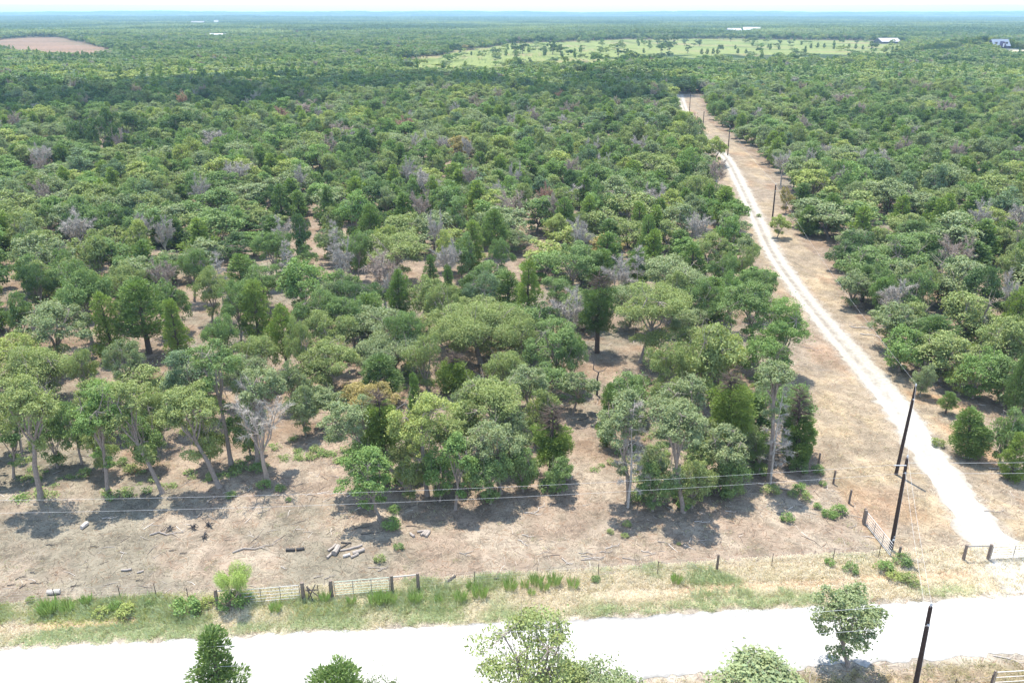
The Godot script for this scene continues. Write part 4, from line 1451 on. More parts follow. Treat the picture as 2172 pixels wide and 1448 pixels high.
func logs() -> Array:
	return [
		[-37.80, 0.00, -59.36, 0.75, 0.20, 75, "white", "log", "stout bleached log standing out below the left wires"],
		[-35.86, 0.00, -50.58, 0.95, 0.19, 4, "white", "log", "bleached hollow log behind the left roadside fence"],
		[-31.41, 0.00, -53.34, 0.80, 0.10, 10, "grey", "log", ""],
		[-30.19, 0.00, -53.10, 0.50, 0.08, 35, "grey", "log", ""],
		[-39.51, 0.00, -52.39, 0.77, 0.04, 35, "dark", "branch", ""],
		[-38.81, 0.00, -52.98, 0.66, 0.04, -15, "dark", "branch", ""],
		[-39.73, 0.00, -51.53, 0.66, 0.04, 12, "dark", "branch", ""],
		[-37.95, 0.00, -51.76, 0.88, 0.04, 6, "dark", "branch", ""],
		[-34.59, 0.00, -51.42, 0.77, 0.04, 14, "dark", "branch", ""],
		[-39.27, 0.00, -56.71, 0.99, 0.04, 3, "dark", "branch", ""],
		[-35.52, 0.00, -56.45, 0.77, 0.04, -5, "dark", "branch", ""],
		[-29.82, 0.00, -52.05, 0.55, 0.04, 2, "dark", "branch", ""],
		[-28.70, 0.00, -55.93, 0.55, 0.04, 5, "dark", "branch", ""],
		[-27.64, 0.00, -55.55, 0.55, 0.04, 4, "dark", "branch", ""],
		[-38.74, 0.00, -51.36, 0.55, 0.04, 60, "dark", "branch", ""],
		[-18.71, 0.00, -55.93, 0.75, 0.14, 2, "dark", "log", ""],
		[-17.91, 0.00, -56.06, 0.65, 0.14, 14, "dark", "log", ""],
		[-14.82, 0.00, -55.81, 1.00, 0.24, 80, "grey", "log", "thickest cut log of the wood pile in the clearing"],
		[-15.23, 0.00, -55.30, 0.90, 0.11, 70, "grey", "log", ""],
		[-15.27, 0.00, -56.26, 1.00, 0.11, 62, "grey", "log", ""],
		[-13.64, 0.00, -56.26, 1.90, 0.09, 24, "grey", "log", ""],
		[-12.93, 0.00, -55.68, 1.00, 0.17, 32, "grey", "log", ""],
		[-13.16, 0.00, -55.17, 0.70, 0.12, 40, "grey", "log", ""],
		[-14.21, 0.00, -56.98, 0.90, 0.07, -4, "dark", "log", ""],
		[-14.26, 0.00, -56.58, 0.80, 0.06, 50, "dark", "log", ""],
		[-13.83, 0.00, -55.17, 0.60, 0.13, 25, "white", "log", ""],
		[-8.68, 0.00, -58.05, 0.60, 0.12, -50, "grey", "log", ""],
		[-7.73, 0.00, -58.32, 0.75, 0.12, 55, "grey", "log", ""],
		[-7.52, 0.00, -58.32, 0.75, 0.12, 62, "grey", "log", ""],
		[-7.35, 0.00, -58.18, 0.80, 0.12, 70, "grey", "log", ""],
		[-7.96, 0.00, -58.59, 0.70, 0.10, 10, "grey", "log", ""],
		[-4.98, 0.00, -52.05, 0.80, 0.12, 50, "dark", "log", ""],
		[-4.77, 0.00, -52.28, 0.70, 0.10, 58, "dark", "log", ""],
		[-1.25, 0.00, -52.22, 0.35, 0.10, 0, "dark", "log", ""],
		[-15.60, 0.00, -52.51, 0.75, 0.04, 18, "grey", "branch", ""],
		[-14.65, 0.00, -52.51, 0.90, 0.04, 30, "grey", "branch", ""],
		[-11.02, 0.00, -53.58, 1.60, 0.04, -8, "grey", "branch", ""],
		[-10.54, 0.00, -53.46, 0.90, 0.04, 28, "grey", "branch", ""],
		[-18.74, 0.00, -53.64, 0.60, 0.04, -40, "white", "branch", ""],
		[-3.99, 0.00, -55.42, 1.00, 0.04, -25, "grey", "branch", ""],
		[-3.61, 0.00, -55.68, 0.80, 0.04, 30, "grey", "branch", ""],
		[4.44, 0.00, -54.43, 1.10, 0.04, -60, "white", "branch", ""],
		[4.74, 0.00, -54.18, 0.60, 0.04, 5, "white", "branch", ""],
		[6.34, 0.00, -55.55, 1.50, 0.04, -6, "grey", "branch", ""],
		[6.66, 0.00, -54.74, 1.90, 0.04, 3, "grey", "branch", ""],
		[6.91, 0.00, -54.92, 1.70, 0.04, 2, "white", "branch", ""],
		[6.45, 0.00, -55.05, 1.40, 0.04, -12, "grey", "branch", ""],
		[8.58, 0.00, -56.45, 1.40, 0.04, 20, "white", "branch", ""],
		[7.90, 0.00, -55.74, 1.10, 0.04, 4, "grey", "branch", ""],
		[9.75, 0.00, -54.74, 1.20, 0.04, -22, "grey", "branch", ""],
		[11.46, 0.00, -55.68, 1.20, 0.04, -25, "white", "branch", ""],
		[13.09, 0.00, -57.04, 1.20, 0.04, -18, "grey", "branch", ""],
		[7.67, 0.00, -52.92, 1.40, 0.04, 3, "grey", "branch", ""],
		[0.97, 0.00, -56.98, 1.20, 0.04, -45, "white", "branch", ""],
		[1.39, 0.00, -57.98, 1.10, 0.04, -22, "white", "branch", ""],
		[-21.79, 0.00, -56.13, 3.60, 0.08, 17, "grey", "branch", ""],
		[-30.05, 0.00, -58.32, 3.00, 0.08, 10, "grey", "branch", ""],
		[-36.15, 0.00, -60.57, 1.30, 0.04, 0, "white", "branch", ""],
		[-22.58, 0.00, -61.68, 1.20, 0.04, 35, "grey", "branch", ""],
		[16.99, 0.00, -60.07, 1.40, 0.04, 0, "white", "branch", ""],
		[19.90, 0.00, -61.60, 0.90, 0.04, -20, "white", "branch", ""],
		[8.33, 0.00, -77.87, 2.20, 0.04, 30, "grey", "branch", ""],
		[8.00, 0.00, -79.52, 1.00, 0.04, 18, "dark", "branch", ""],
		[1.88, 0.00, -61.31, 1.60, 0.04, -10, "white", "branch", ""],
		[2.55, 0.00, -62.20, 1.80, 0.04, 55, "white", "branch", ""],
		[-12.19, 0.00, -58.46, 2.00, 0.04, 10, "dark", "branch", ""],
		[-13.16, 0.00, -59.29, 1.60, 0.04, 20, "dark", "branch", ""],
		[-8.58, 0.00, -59.29, 1.60, 0.04, -8, "dark", "branch", ""],
		[25.74, 0.00, -65.18, 4.50, 0.08, -28, "grey", "branch", ""],
		[25.63, 0.00, -68.57, 3.00, 0.08, -8, "grey", "branch", ""],
		[49.31, 0.00, -68.75, 3.60, 0.08, -12, "grey", "branch", ""],
		[49.44, 0.00, -67.53, 3.00, 0.08, -25, "grey", "branch", ""],
		[46.59, 0.00, -71.12, 1.20, 0.04, -30, "white", "branch", ""],
		[50.55, 0.00, -107.61, 3.20, 0.08, -15, "white", "branch", ""],
		[50.69, 0.00, -104.69, 3.00, 0.08, -25, "white", "branch", ""],
		[49.98, 0.00, -108.74, 2.00, 0.04, 10, "grey", "branch", ""],
		[33.02, 0.00, -54.67, 2.20, 0.04, 2, "white", "branch", ""],
		[33.49, 0.00, -54.43, 2.00, 0.04, -5, "grey", "branch", ""],
		[35.03, 0.00, -43.57, 2.20, 0.04, -22, "white", "branch", ""],
		[40.41, 0.00, -99.89, 2.40, 0.04, -40, "grey", "branch", ""],
		[43.97, 0.00, -61.68, 1.80, 0.04, -5, "grey", "branch", ""],
	]


func clouds() -> Array:
	return [
		[-200, -413, 150, 60],
		[-108, -497, 120, 62],
		[45, -468, 48, 85],
		[-240, -367, 70, 50],
		[321, -870, 240, 60],
	]


func field_trees() -> Array:
	return [
		[3, -930, 12.4, 1],
		[12, -952, 13.7, 1],
		[34, -920, 10.2, 1],
		[45, -941, 14.6, 1],
		[53, -930, 10.3, 1],
		[99, -952, 7.4, 1],
		[114, -851, 9.5, 1],
		[110, -879, 8.8, 1],
		[206, -1209, 14.7, 1],
		[213, -1191, 15.8, 1],
		[233, -1227, 14.9, 1],
		[241, -1191, 10.5, 1],
		[169, -964, 11.7, 1],
		[182, -987, 12.0, 1],
		[199, -964, 9.6, 1],
		[258, -1174, 9.1, 1],
		[210, -941, 5.2, 0],
		[216, -941, 5.2, 0],
		[225, -952, 5.3, 0],
		[230, -952, 4.7, 0],
		[256, -964, 4.8, 0],
		[265, -964, 4.3, 0],
		[334, -1066, 4.7, 0],
		[389, -1109, 5.5, 0],
		[403, -1125, 5.6, 0],
		[412, -1125, 5.0, 0],
		[420, -1080, 4.8, 0],
		[432, -1094, 5.4, 0],
		[441, -1094, 5.4, 0],
		[439, -1066, 4.7, 0],
		[408, -1080, 4.2, 0],
		[351, -1372, 12.1, 1],
		[364, -1472, 11.3, 1],
		[139, -1327, 4.4, 0],
		[177, -1191, 4.6, 0],
		[283, -1080, 4.2, 0],
		[-57, -930, 9.3, 1],
		[-72, -889, 7.9, 1],
		[-20, -909, 9.1, 1],
		[-35, -920, 4.1, 0],
		[-44, -920, 3.6, 0],
		[262, -1080, 4.8, 0],
		[151, -975, 4.3, 0],
		[422, -999, 12.2, 1],
		[519, -930, 11.3, 1],
		[554, -930, 13.4, 1],
		[326, -975, 4.3, 0],
		[338, -1125, 4.4, 0],
		[416, -1227, 4.7, 0],
		[468, -1094, 8.5, 1],
	]


# ------------------------------------------------------------------ grass and bushes
func build_low_plants() -> void:
	rng.seed = 2024
	var grass_m := paint("grass_blades", Color.WHITE, 0.8, true)
	grass_m.backlight_enabled = true
	grass_m.backlight = Color(0.5, 0.5, 0.35)
	var tufts := []
	for k in 3:
		tufts.append(blades(700 + k, 18, 0.12, 0.24, 0.022, 1.3))
	var tall := blades(710, 22, 0.30, 0.26, 0.024, 0.7)
	rng.seed = 31
	var where := [[], [], [], []]
	var tint := [[], [], [], []]
	for k in 24000:
		var x := rng.randf_range(-44.0, 50.0)
		var w := fence_z(x) - road_far(x)
		var edge := rng.randf() * (-w + 0.5)
		var z := road_far(x) - edge - 0.05
		var b := n_mid.get_noise_2d(x, z)
		var a := n_big.get_noise_2d(x * 1.5, z * 1.5)
		var f := n_fine.get_noise_2d(x, z)
		var g := rng.randf()
		var mid := absf(edge - (2.25 + 0.5 * n_big.get_noise_2d(x, z) + 0.01 * x))
		if mid < 0.5 and g < 0.8 and (x > 6.0 or x < -28.0):
			continue
		if x > 33.0 and g < 0.55:
			continue
		if edge < 0.35 and f < 0.0:
			continue
		var green := smoothstep(-0.25, 0.35, b + 0.6 * a + (0.06 if x < -8.0 else 0.04 if x < 8.0 else -0.10) + (0.22 if edge < 1.1 else 0.0) + (0.1 if edge > 3.0 else 0.0))
		var c := Color(0.74, 0.65, 0.50).lerp(Color(0.47, 0.53, 0.29), clampf(green + rng.randf_range(-0.25, 0.25), 0, 1))
		if green > 0.6 and x < -12.0 and edge > 1.8 and g > 0.4:
			c = c.lerp(Color(0.42, 0.44, 0.10), 0.6)
		var s := rng.randf_range(0.6, 1.3)
		var q := 3 if green > 0.62 and g < 0.3 and edge > 1.3 else int(g * 2.99)
		where[q].append(Transform3D(Basis(Vector3.UP, rng.randf() * TAU).scaled(Vector3(s, s * rng.randf_range(0.6, 1.2), s)), Vector3(x, 0, z)))
		tint[q].append(c)
	for k in 5200:      # thin straw and weeds of the clearing and along the track
		var x := rng.randf_range(-46.0, 58.0)
		var z := -rng.randf_range(49.0, 100.0)
		if z > fence_z(x) - 0.3 or near_track(Vector2(x, z)).x < 3.4:
			continue
		var lane := x > 30.0
		var b := n_mid.get_noise_2d(x * 0.8, z * 0.8) + 0.5 * n_fine.get_noise_2d(x, z)
		if b < (0.08 if not lane else -0.05):
			continue
		var c := Color(0.50, 0.42, 0.27) if lane else Color(0.46, 0.39, 0.26)
		c = c.lerp(Color(0.22, 0.28, 0.09), rng.randf() * (0.35 if lane else 0.8 * smoothstep(0.15, 0.4, b)))
		var s := rng.randf_range(0.5, 1.2)
		where[k % 3].append(Transform3D(Basis(Vector3.UP, rng.randf() * TAU).scaled(Vector3(s, s * 0.7, s)), Vector3(x, 0, z)))
		tint[k % 3].append(c)
	for k in 900:       # far side of the near verge
		var x := rng.randf_range(0.0, 40.0)
		var z := road_near(x) + rng.randf_range(0.3, 3.5)
		var c := Color(0.5, 0.4, 0.24).lerp(Color(0.22, 0.28, 0.10), rng.randf() * 0.7)
		where[k % 3].append(Transform3D(Basis(Vector3.UP, rng.randf() * TAU).scaled(Vector3.ONE * rng.randf_range(0.6, 1.3)), Vector3(x, 0, z)))
		tint[k % 3].append(c)
	var grass := Node3D.new()
	grass.name = "grass"
	add_child(grass)
	tag(grass, "straw and green grass along the road verge and thinly over the clearing", "grass", "", "stuff")
	for k in 4:
		copies("grass_tufts" if k < 3 else "tall_grass_tufts", tufts[k] if k < 3 else tall, grass_m, where[k], tint[k], grass)
	# tall grass clumps along the fence
	var clump := [blades(720, 150, 1.0, 0.42, 0.022, 0.18), blades(721, 110, 0.85, 0.34, 0.02, 0.2)]
	var reed := paint("reed", Color(0.36, 0.47, 0.15), 0.75, true)
	reed.backlight_enabled = true
	reed.backlight = Color(0.5, 0.55, 0.35)
	var no := 0
	for e in grass_clumps():
		var o := mesh_node("grass_clump", clump[no % 2], reed)
		o.position = Vector3(e[0], 0, e[1])
		o.basis = Basis(Vector3.UP, no * 1.7).scaled_local(Vector3(e[2], e[2] * 0.95, e[2]))
		tag(o, unique("upright tall grass clump on the verge", o.position + Vector3(0, 0.5, 0)), "grass clump", "tall grass clumps along the road fence")
		no += 1
	# bushes
	var kinds := []
	for k in 5:
		kinds.append(bush(800 + k, 1.1, 1.3, 900, 0.085, 13 + 3 * k))
	no = 0
	for e in bushes():
		var at := Vector3(e[0], 0, e[1])
		var w: String = e[4] if e[4] else unique("low %s bush" % oak_words(e[3]), at + Vector3(0, 0.5, 0))
		plant("bush", w, "bush", "bushes", at, kinds[no % 5], "stems", "foliage", bark_m, leafy(e[3]), Vector3(e[2], e[2] * 0.95, e[2]), no * 2.1)
		no += 1
	# undergrowth beneath the front trees
	var uw := [[], []]
	var ut := [[], []]
	rng.seed = 8080
	for k in 1500:
		var x := rng.randf_range(-52.0, 34.0)
		var z := line_z(tree_line, x) + 2.6 - 24.0 * rng.randf() ** 1.5
		var b := n_mid.get_noise_2d(x * 0.7 + 33.0, z * 0.7)
		if b < 0.06 + (0.12 if x < -20.0 else 0.0):
			continue
		var s := rng.randf_range(0.16, 0.55)
		uw[k % 2].append(Transform3D(Basis(Vector3.UP, rng.randf() * TAU).scaled(Vector3(s, s * 0.8, s)), Vector3(x, 0, z)))
		ut[k % 2].append(tones["fresh"].lerp(tones["olive"], rng.randf()))
	var under := Node3D.new()
	under.name = "undergrowth"
	add_child(under)
	tag(under, "low green seedlings and weeds scattered under the front row of trees", "undergrowth", "", "stuff")
	var ul := paint("leaf_under", Color.WHITE, 0.65, true)
	ul.backlight_enabled = true
	ul.backlight = Color(0.6, 0.66, 0.4)
	var small := [bush(820, 1.3, 1.3, 150, 0.17, 9), bush(821, 1.5, 0.8, 150, 0.17, 10)]
	for k in 2:
		copies("seedlings", small[k][1], ul, uw[k], ut[k], under)
	# the feathery tree over the gate
	rng.seed = 55
	var wood := Shape.new()
	var fine := Shape.new()
	for k in 7:
		var a := TAU * k / 7.0 + rng.randf()
		var e := Vector3(cos(a) * 0.9, 2.6 + rng.randf() * 0.8, sin(a) * 0.9)
		var l := wiggle(Vector3(0, -0.05, 0), e, 3, 0.08)
		wood.tube(l, [0.06, 0.045, 0.03, 0.015], 5)
		for q in 900:
			var st: Vector3 = l[2].lerp(e, rng.randf() * 1.15) + rdir() * 0.42
			var tip := st + (Vector3(cos(a) * 0.6, 0.5, sin(a) * 0.6) + rdir() * 0.6).normalized() * rng.randf_range(0.15, 0.42)
			tip.y -= 0.12
			var b := (tip - st).cross(rdir()).normalized() * 0.014
			var g := rng.randf_range(0.75, 1.25)
			fine.tri(st - b, st + b, tip, Color(g, g, g))
	var plume: Vector3 = Vector3(-21.01, 0, -49.23)
	plant("feathery_tree", "feathery light lime green sapling rising over the left farm gate", "sapling", "", plume, [wood.build(), fine.build()], "stems", "foliage", bark_m, leafy("plume"))


# ------------------------------------------------------------------ fallen wood
func log_mesh(seed_: int, l: float, r: float, bend: float, sides := 8) -> ArrayMesh:
	rng.seed = seed_
	var s := Shape.new()
	var pts := []
	var rad := []
	for k in 6:
		var f := k / 5.0
		pts.append(Vector3((f - 0.5) * l, r * 0.85 + rng.randf() * 0.02, bend * l * sin(f * PI) + rng.randf_range(-0.02, 0.02) * l))
		rad.append(r * rng.randf_range(0.88, 1.1))
	s.tube(pts, rad, sides)
	return s.build()


func branch_mesh(seed_: int, l: float, r: float) -> ArrayMesh:
	rng.seed = seed_
	var s := Shape.new()
	var pts := [Vector3(-l * 0.5, r, 0)]
	for k in 4:
		pts.append(Vector3(-l * 0.5 + l * (k + 1) / 4.0, r + 0.05 * rng.randf(), rng.randf_range(-0.09, 0.09) * l))
	s.tube(pts, [r, r * 0.85, r * 0.7, r * 0.5, r * 0.2], 5)
	for k in 3:
		var st: Vector3 = pts[1 + k].lerp(pts[2 + k] if k < 3 else pts[4], 0.5)
		var sd := 1.0 if k % 2 else -1.0
		s.tube([st, st + Vector3(l * 0.13, 0.06, sd * l * 0.1), st + Vector3(l * 0.22, 0.03, sd * l * 0.2)], [r * 0.5, r * 0.35, r * 0.12], 4)
	return s.build()


func build_wood_litter() -> void:
	var greyw := bark("log_bark", Color(0.30, 0.265, 0.235))
	var charred := bark("charred_wood", Color(0.07, 0.065, 0.062))
	var white := bark("bleached_wood", Color(0.43, 0.39, 0.35))
	var k := 0
	for e in logs():
		k += 1
		var kind: String = e[6]
		var m := greyw if kind == "grey" else charred if kind == "dark" else white
		var mesh := branch_mesh(900 + k, e[3], e[4]) if e[7] == "branch" else log_mesh(900 + k, e[3], e[4], 0.04)
		var o := mesh_node("fallen_branch" if e[7] == "branch" else "log", mesh, m)
		o.position = Vector3(e[0], e[1], e[2])
		o.rotation.y = deg_to_rad(e[5])
		var word := "grey" if kind == "grey" else "blackened" if kind == "dark" else "bleached"
		tag(o, e[8] if e[8] else unique(("crooked %s fallen branch" if e[7] == "branch" else "short cut %s log") % word, o.position), "branch" if e[7] == "branch" else "log", "fallen wood in the clearing")
	# charred root clumps
	for p in [Vector2(-28.07, -59.08), Vector2(-26.78, -59.43), Vector2(-26.65, -57.78), Vector2(-30.06, -58.87)]:
		k += 1
		rng.seed = 950 + k
		var s := Shape.new()
		for q in 11:
			var a := rng.randf() * TAU
			var l := rng.randf_range(0.25, 0.6)
			s.tube([Vector3(0, 0.12, 0) + rdir() * 0.06, Vector3(cos(a) * l * 0.5, rng.randf_range(0.1, 0.4), sin(a) * l * 0.5), Vector3(cos(a) * l, rng.randf_range(0.0, 0.45), sin(a) * l)], [0.07, 0.05, 0.015], 5)
		var o := mesh_node("stump_roots", s.build(), charred)
		o.position = Vector3(p.x, 0, p.y)
		tag(o, unique("blackened upturned stump roots in the clearing", o.position), "stump", "charred stumps")
	# twigs and sticks nobody could count
	var st := Shape.new()
	rng.seed = 12
	st.tube([Vector3(-0.5, 0, 0), Vector3(0, 0.03, 0.04), Vector3(0.5, 0, -0.02)], [0.022, 0.018, 0.008], 4)
	var mesh := st.build()
	var w := []
	var t := []
	for q in 10000:
		var x := rng.randf_range(-52.0, 56.0)
		var z := -rng.randf_range(49.0, 122.0)
		if z > fence_z(x) - 0.4 or near_track(Vector2(x, z)).x < 4.0 or (x > 31.0 and x < 50.0 and rng.randf() < 0.8):
			continue
		if n_mid.get_noise_2d(x * 0.6 + 70.0, z * 0.6) < -0.05:
			continue
		var l := 0.16 + 1.3 * rng.randf() ** 3.0
		var g := rng.randf()
		w.append(Transform3D(Basis(Vector3.UP, rng.randf() * TAU).scaled(Vector3(l, 0.5 + l * 0.6, 0.5 + l * 0.6)), Vector3(x, 0.01, z)))
		t.append(Color(0.12, 0.10, 0.09) if g < 0.4 else Color(0.36, 0.32, 0.28) if g < 0.85 else Color(0.6, 0.55, 0.5))
	var twigs := Node3D.new()
	twigs.name = "twigs"
	add_child(twigs)
	tag(twigs, "twigs and sticks strewn over the bare clearing and woodland floor", "twigs", "", "stuff")
	copies("sticks", mesh, paint("twig", Color.WHITE, 0.95, true), w, t, twigs)


# ------------------------------------------------------------------ fences, gates, poles and wires
func post_mesh(h: float, r: float) -> ArrayMesh:
	var s := Shape.new()
	s.tube([Vector3(0, -0.2, 0), Vector3(0, h * 0.5, 0), Vector3(0.01, h, 0)], [r * 1.08, r, r * 0.94], 9)
	return s.build()


func t_post(h: float) -> ArrayMesh:
	var s := Shape.new()
	s.box(Vector3(0, h * 0.5, 0), Vector3(0.055, h, 0.014))
	s.box(Vector3(0, h * 0.5, 0.026), Vector3(0.014, h, 0.036))
	return s.build()


func fence(label: String, spots: Array, wood: Array, levels: Array) -> void:
	var o := thing("wire_fence", Vector3(spots[0].x, 0, spots[0].y), label, "fence")
	var base := o.position
	var rail := Shape.new()
	var steel := paint("t_post_steel", Color(0.10, 0.085, 0.075), 0.7)
	var timber := bark("post_timber", Color(0.165, 0.13, 0.108))
	var wire := paint("fence_wire", Color(0.26, 0.25, 0.24), 0.5)
	var tp := t_post(1.3)
	var wp := post_mesh(1.5, 0.1)
	for k in spots.size():
		var p := Vector3(spots[k].x, 0, spots[k].y) - base
		var m := mesh_node("post", wp if wood[k] else tp, timber if wood[k] else steel, o)
		m.position = p
	for h in levels:
		var s := Shape.new()
		for k in spots.size() - 1:
			var a := Vector3(spots[k].x, h, spots[k].y) - base
			var b := Vector3(spots[k + 1].x, h, spots[k + 1].y) - base
			s.tube([a, a.lerp(b, 0.5) - Vector3(0, 0.025, 0), b], [0.005, 0.005, 0.005], 3, Color.WHITE, false)
		mesh_node("wire", s.build(), wire, o)


func brace(label: String, a: Vector2, b: Vector2, h: float, rail_mat: Material) -> void:
	var o := thing("fence_brace", Vector3(a.x, 0, a.y), label, "fence brace")
	var timber := bark("gate_timber", Color(0.19, 0.155, 0.13))
	var pm := post_mesh(h, 0.13)
	mesh_node("post", pm, timber, o)
	var d := Vector3(b.x - a.x, 0, b.y - a.y)
	mesh_node("post", pm, timber, o).position = d
	var s := Shape.new()
	var u := d.normalized()
	s.tube([Vector3(0, h - 0.16, 0) + u * 0.12, d * 0.5 + Vector3(0, h - 0.15, 0), d + Vector3(0, h - 0.14, 0) - u * 0.12], [0.055, 0.055, 0.055], 8)
	mesh_node("rail", s.build(), rail_mat, o)
	var w := Shape.new()
	w.tube([Vector3(0, 0.12, 0), d + Vector3(0, h - 0.2, 0)], [0.008, 0.008], 3)
	mesh_node("brace_wire", w.build(), paint("fence_wire", Color(0.26, 0.25, 0.24), 0.5), o)


func gate(label: String, a: Vector2, b: Vector2, h: float, bars: int, uprights: int, mat: Material, stile: Material, r := 0.02) -> void:
	var o := thing("farm_gate", Vector3(a.x, 0, a.y), label, "farm gate")
	var d := Vector3(b.x - a.x, 0, b.y - a.y)
	for k in bars:
		var y := 0.14 + (h - 0.14) * pow(k / float(bars - 1), 1.12)
		var s := Shape.new()
		s.tube([Vector3(0, y, 0), d + Vector3(0, y, 0)], [r, r] if k > 0 and k < bars - 1 else [r * 1.25, r * 1.25], 7)
		mesh_node("rail", s.build(), mat, o)
	for k in uprights:
		var p := d * (k / float(uprights - 1))
		var s := Shape.new()
		s.tube([p + Vector3(0, 0.11, 0.012), p + Vector3(0, h + 0.02, 0.012)], [r * 1.3, r * 1.3], 7)
		mesh_node("upright", s.build(), stile, o)


func lone_post(label: String, at: Vector2, h: float, r: float) -> void:
	var o := mesh_node("fence_post", post_mesh(h, r), bark("gate_timber", Color(0.19, 0.155, 0.13)))
	o.position = Vector3(at.x, 0, at.y)
	tag(o, label, "fence post")


func build_fences() -> void:
	var galv := paint("galvanised_pipe", Color(0.44, 0.45, 0.45), 0.45)
	var dull := paint("dull_pipe", Color(0.20, 0.19, 0.18), 0.55)
	var green := paint("green_gate_pipe", Color(0.40, 0.48, 0.40), 0.5)
	var wires := [0.3, 0.55, 0.8, 1.05, 1.25]
	fence("barbed wire fence on steel posts left of the left farm gate", [Vector2(-43.52, -48.55), Vector2(-39.84, -48.97), Vector2(-35.17, -49.55), Vector2(-30.39, -49.98), Vector2(-27.68, -50.15), Vector2(-24.95, -49.61), Vector2(-22.67, -49.13)], [0, 1, 0, 0, 0, 0, 0], wires)
	brace("timber brace with rail half hidden by the feathery sapling", Vector2(-22.51, -49.07), Vector2(-20.88, -49.29), 1.6, bark("gate_rail", Color(0.38, 0.35, 0.32)))
	gate("long grey pipe farm gate, leftmost of the roadside gates", Vector2(-20.75, -49.34), Vector2(-16.41, -49.93), 1.32, 5, 4, galv, dull)
	lone_post("dark timber gate post leaning beside the tangled brace wood", Vector2(-16.14, -49.87), 1.62, 0.15)
	var t := thing("brace_wood", Vector3(Vector2(-15.91, -49.82).x, 0, Vector2(-15.91, -49.82).y), "tangle of broken brace poles leaning on the dark gate post", "broken brace")
	for e in [[Vector3(0.1, 0, 0.05), Vector3(0.75, 1.35, -0.1)], [Vector3(0.55, 0.0, 0.15), Vector3(0.1, 1.3, 0.0)], [Vector3(0.0, 0.95, 0.05), Vector3(0.95, 0.85, -0.15)], [Vector3(0.15, 1.2, 0.0), Vector3(0.95, 0.45, 0.1)]]:
		var s := Shape.new()
		s.tube([e[0], (e[0] + e[1]) * 0.5 + Vector3(0.02, 0.04, 0.03), e[1]], [0.055, 0.05, 0.04], 6)
		mesh_node("pole", s.build(), bark_for("dark_pole"), t)
	fence("short run of fence wire between the two roadside farm gates", [Vector2(-15.74, -49.87), Vector2(-15.01, -50.04), Vector2(-14.16, -50.20)], [0, 0, 0], wires)
	lone_post("square topped timber gate post left of the green farm gate", Vector2(-14.02, -50.20), 1.55, 0.14)
	gate("pale green pipe farm gate, middle of the roadside gates", Vector2(-13.77, -50.25), Vector2(-9.59, -50.80), 1.36, 6, 4, green, dull)
	brace("timber brace with pale rail right of the green farm gate", Vector2(-9.39, -50.75), Vector2(-7.39, -51.03), 1.58, bark("gate_rail_pale", Color(0.42, 0.39, 0.35)))
	fence("barbed wire fence on steel posts from the green gate to the utility pole", [Vector2(-7.28, -51.03), Vector2(-2.96, -51.59), Vector2(2.00, -52.10), Vector2(6.94, -52.51), Vector2(11.78, -52.86), Vector2(16.73, -53.46), Vector2(21.32, -53.88), Vector2(26.60, -54.55), Vector2(30.60, -55.05)], [0, 0, 0, 0, 0, 1, 0, 0, 0], wires)
	# the side fence along the track
	lone_post("timber gate post at the upper end of the slanting gate by the utility pole", Vector2(31.27, -59.71), 1.5, 0.14)
	gate("grey pipe gate slanting back beside the utility pole", Vector2(31.37, -59.64), Vector2(31.61, -55.11), 1.3, 6, 4, galv, dull)
	lone_post("short timber post in the bush right of the utility pole", Vector2(32.19, -54.92), 1.2, 0.11)
	fence("fence of timber posts running back along the sandy track", [Vector2(31.31, -60.00), Vector2(31.22, -62.97), Vector2(31.01, -66.34), Vector2(30.73, -69.65), Vector2(30.52, -72.93), Vector2(30.56, -76.69), Vector2(30.54, -80.20), Vector2(30.81, -84.23)], [1, 1, 1, 1, 1, 1, 1, 1], [0.35, 0.65, 0.95, 1.2])
	brace("timber brace with top rail left of the track gate", Vector2(37.51, -54.74), Vector2(39.58, -54.80), 1.5, dull)
	gate("silver pipe gate across the end of the sandy track", Vector2(39.78, -54.80), Vector2(47.51, -55.30), 1.3, 6, 5, paint("silver_pipe", Color(0.66, 0.67, 0.67), 0.4), dull)
	# near side of the road
	lone_post("rusty pipe gate post at the lower right corner", Vector2(32.17, -41.02), 1.55, 0.075)
	gate("rusty white pipe gate in the lower right corner", Vector2(32.35, -41.06), Vector2(37.47, -41.43), 1.4, 4, 3, paint("white_pipe", Color(0.62, 0.58, 0.54), 0.5), dull)
	fence("wire fence on thin posts at the lower right edge", [Vector2(25.27, -39.83), Vector2(29.46, -40.62), Vector2(32.03, -40.94)], [0, 0, 0], [0.4, 0.8, 1.15])


func bark_for(key: String) -> StandardMaterial3D: return bark(key, Color(0.12, 0.10, 0.09))


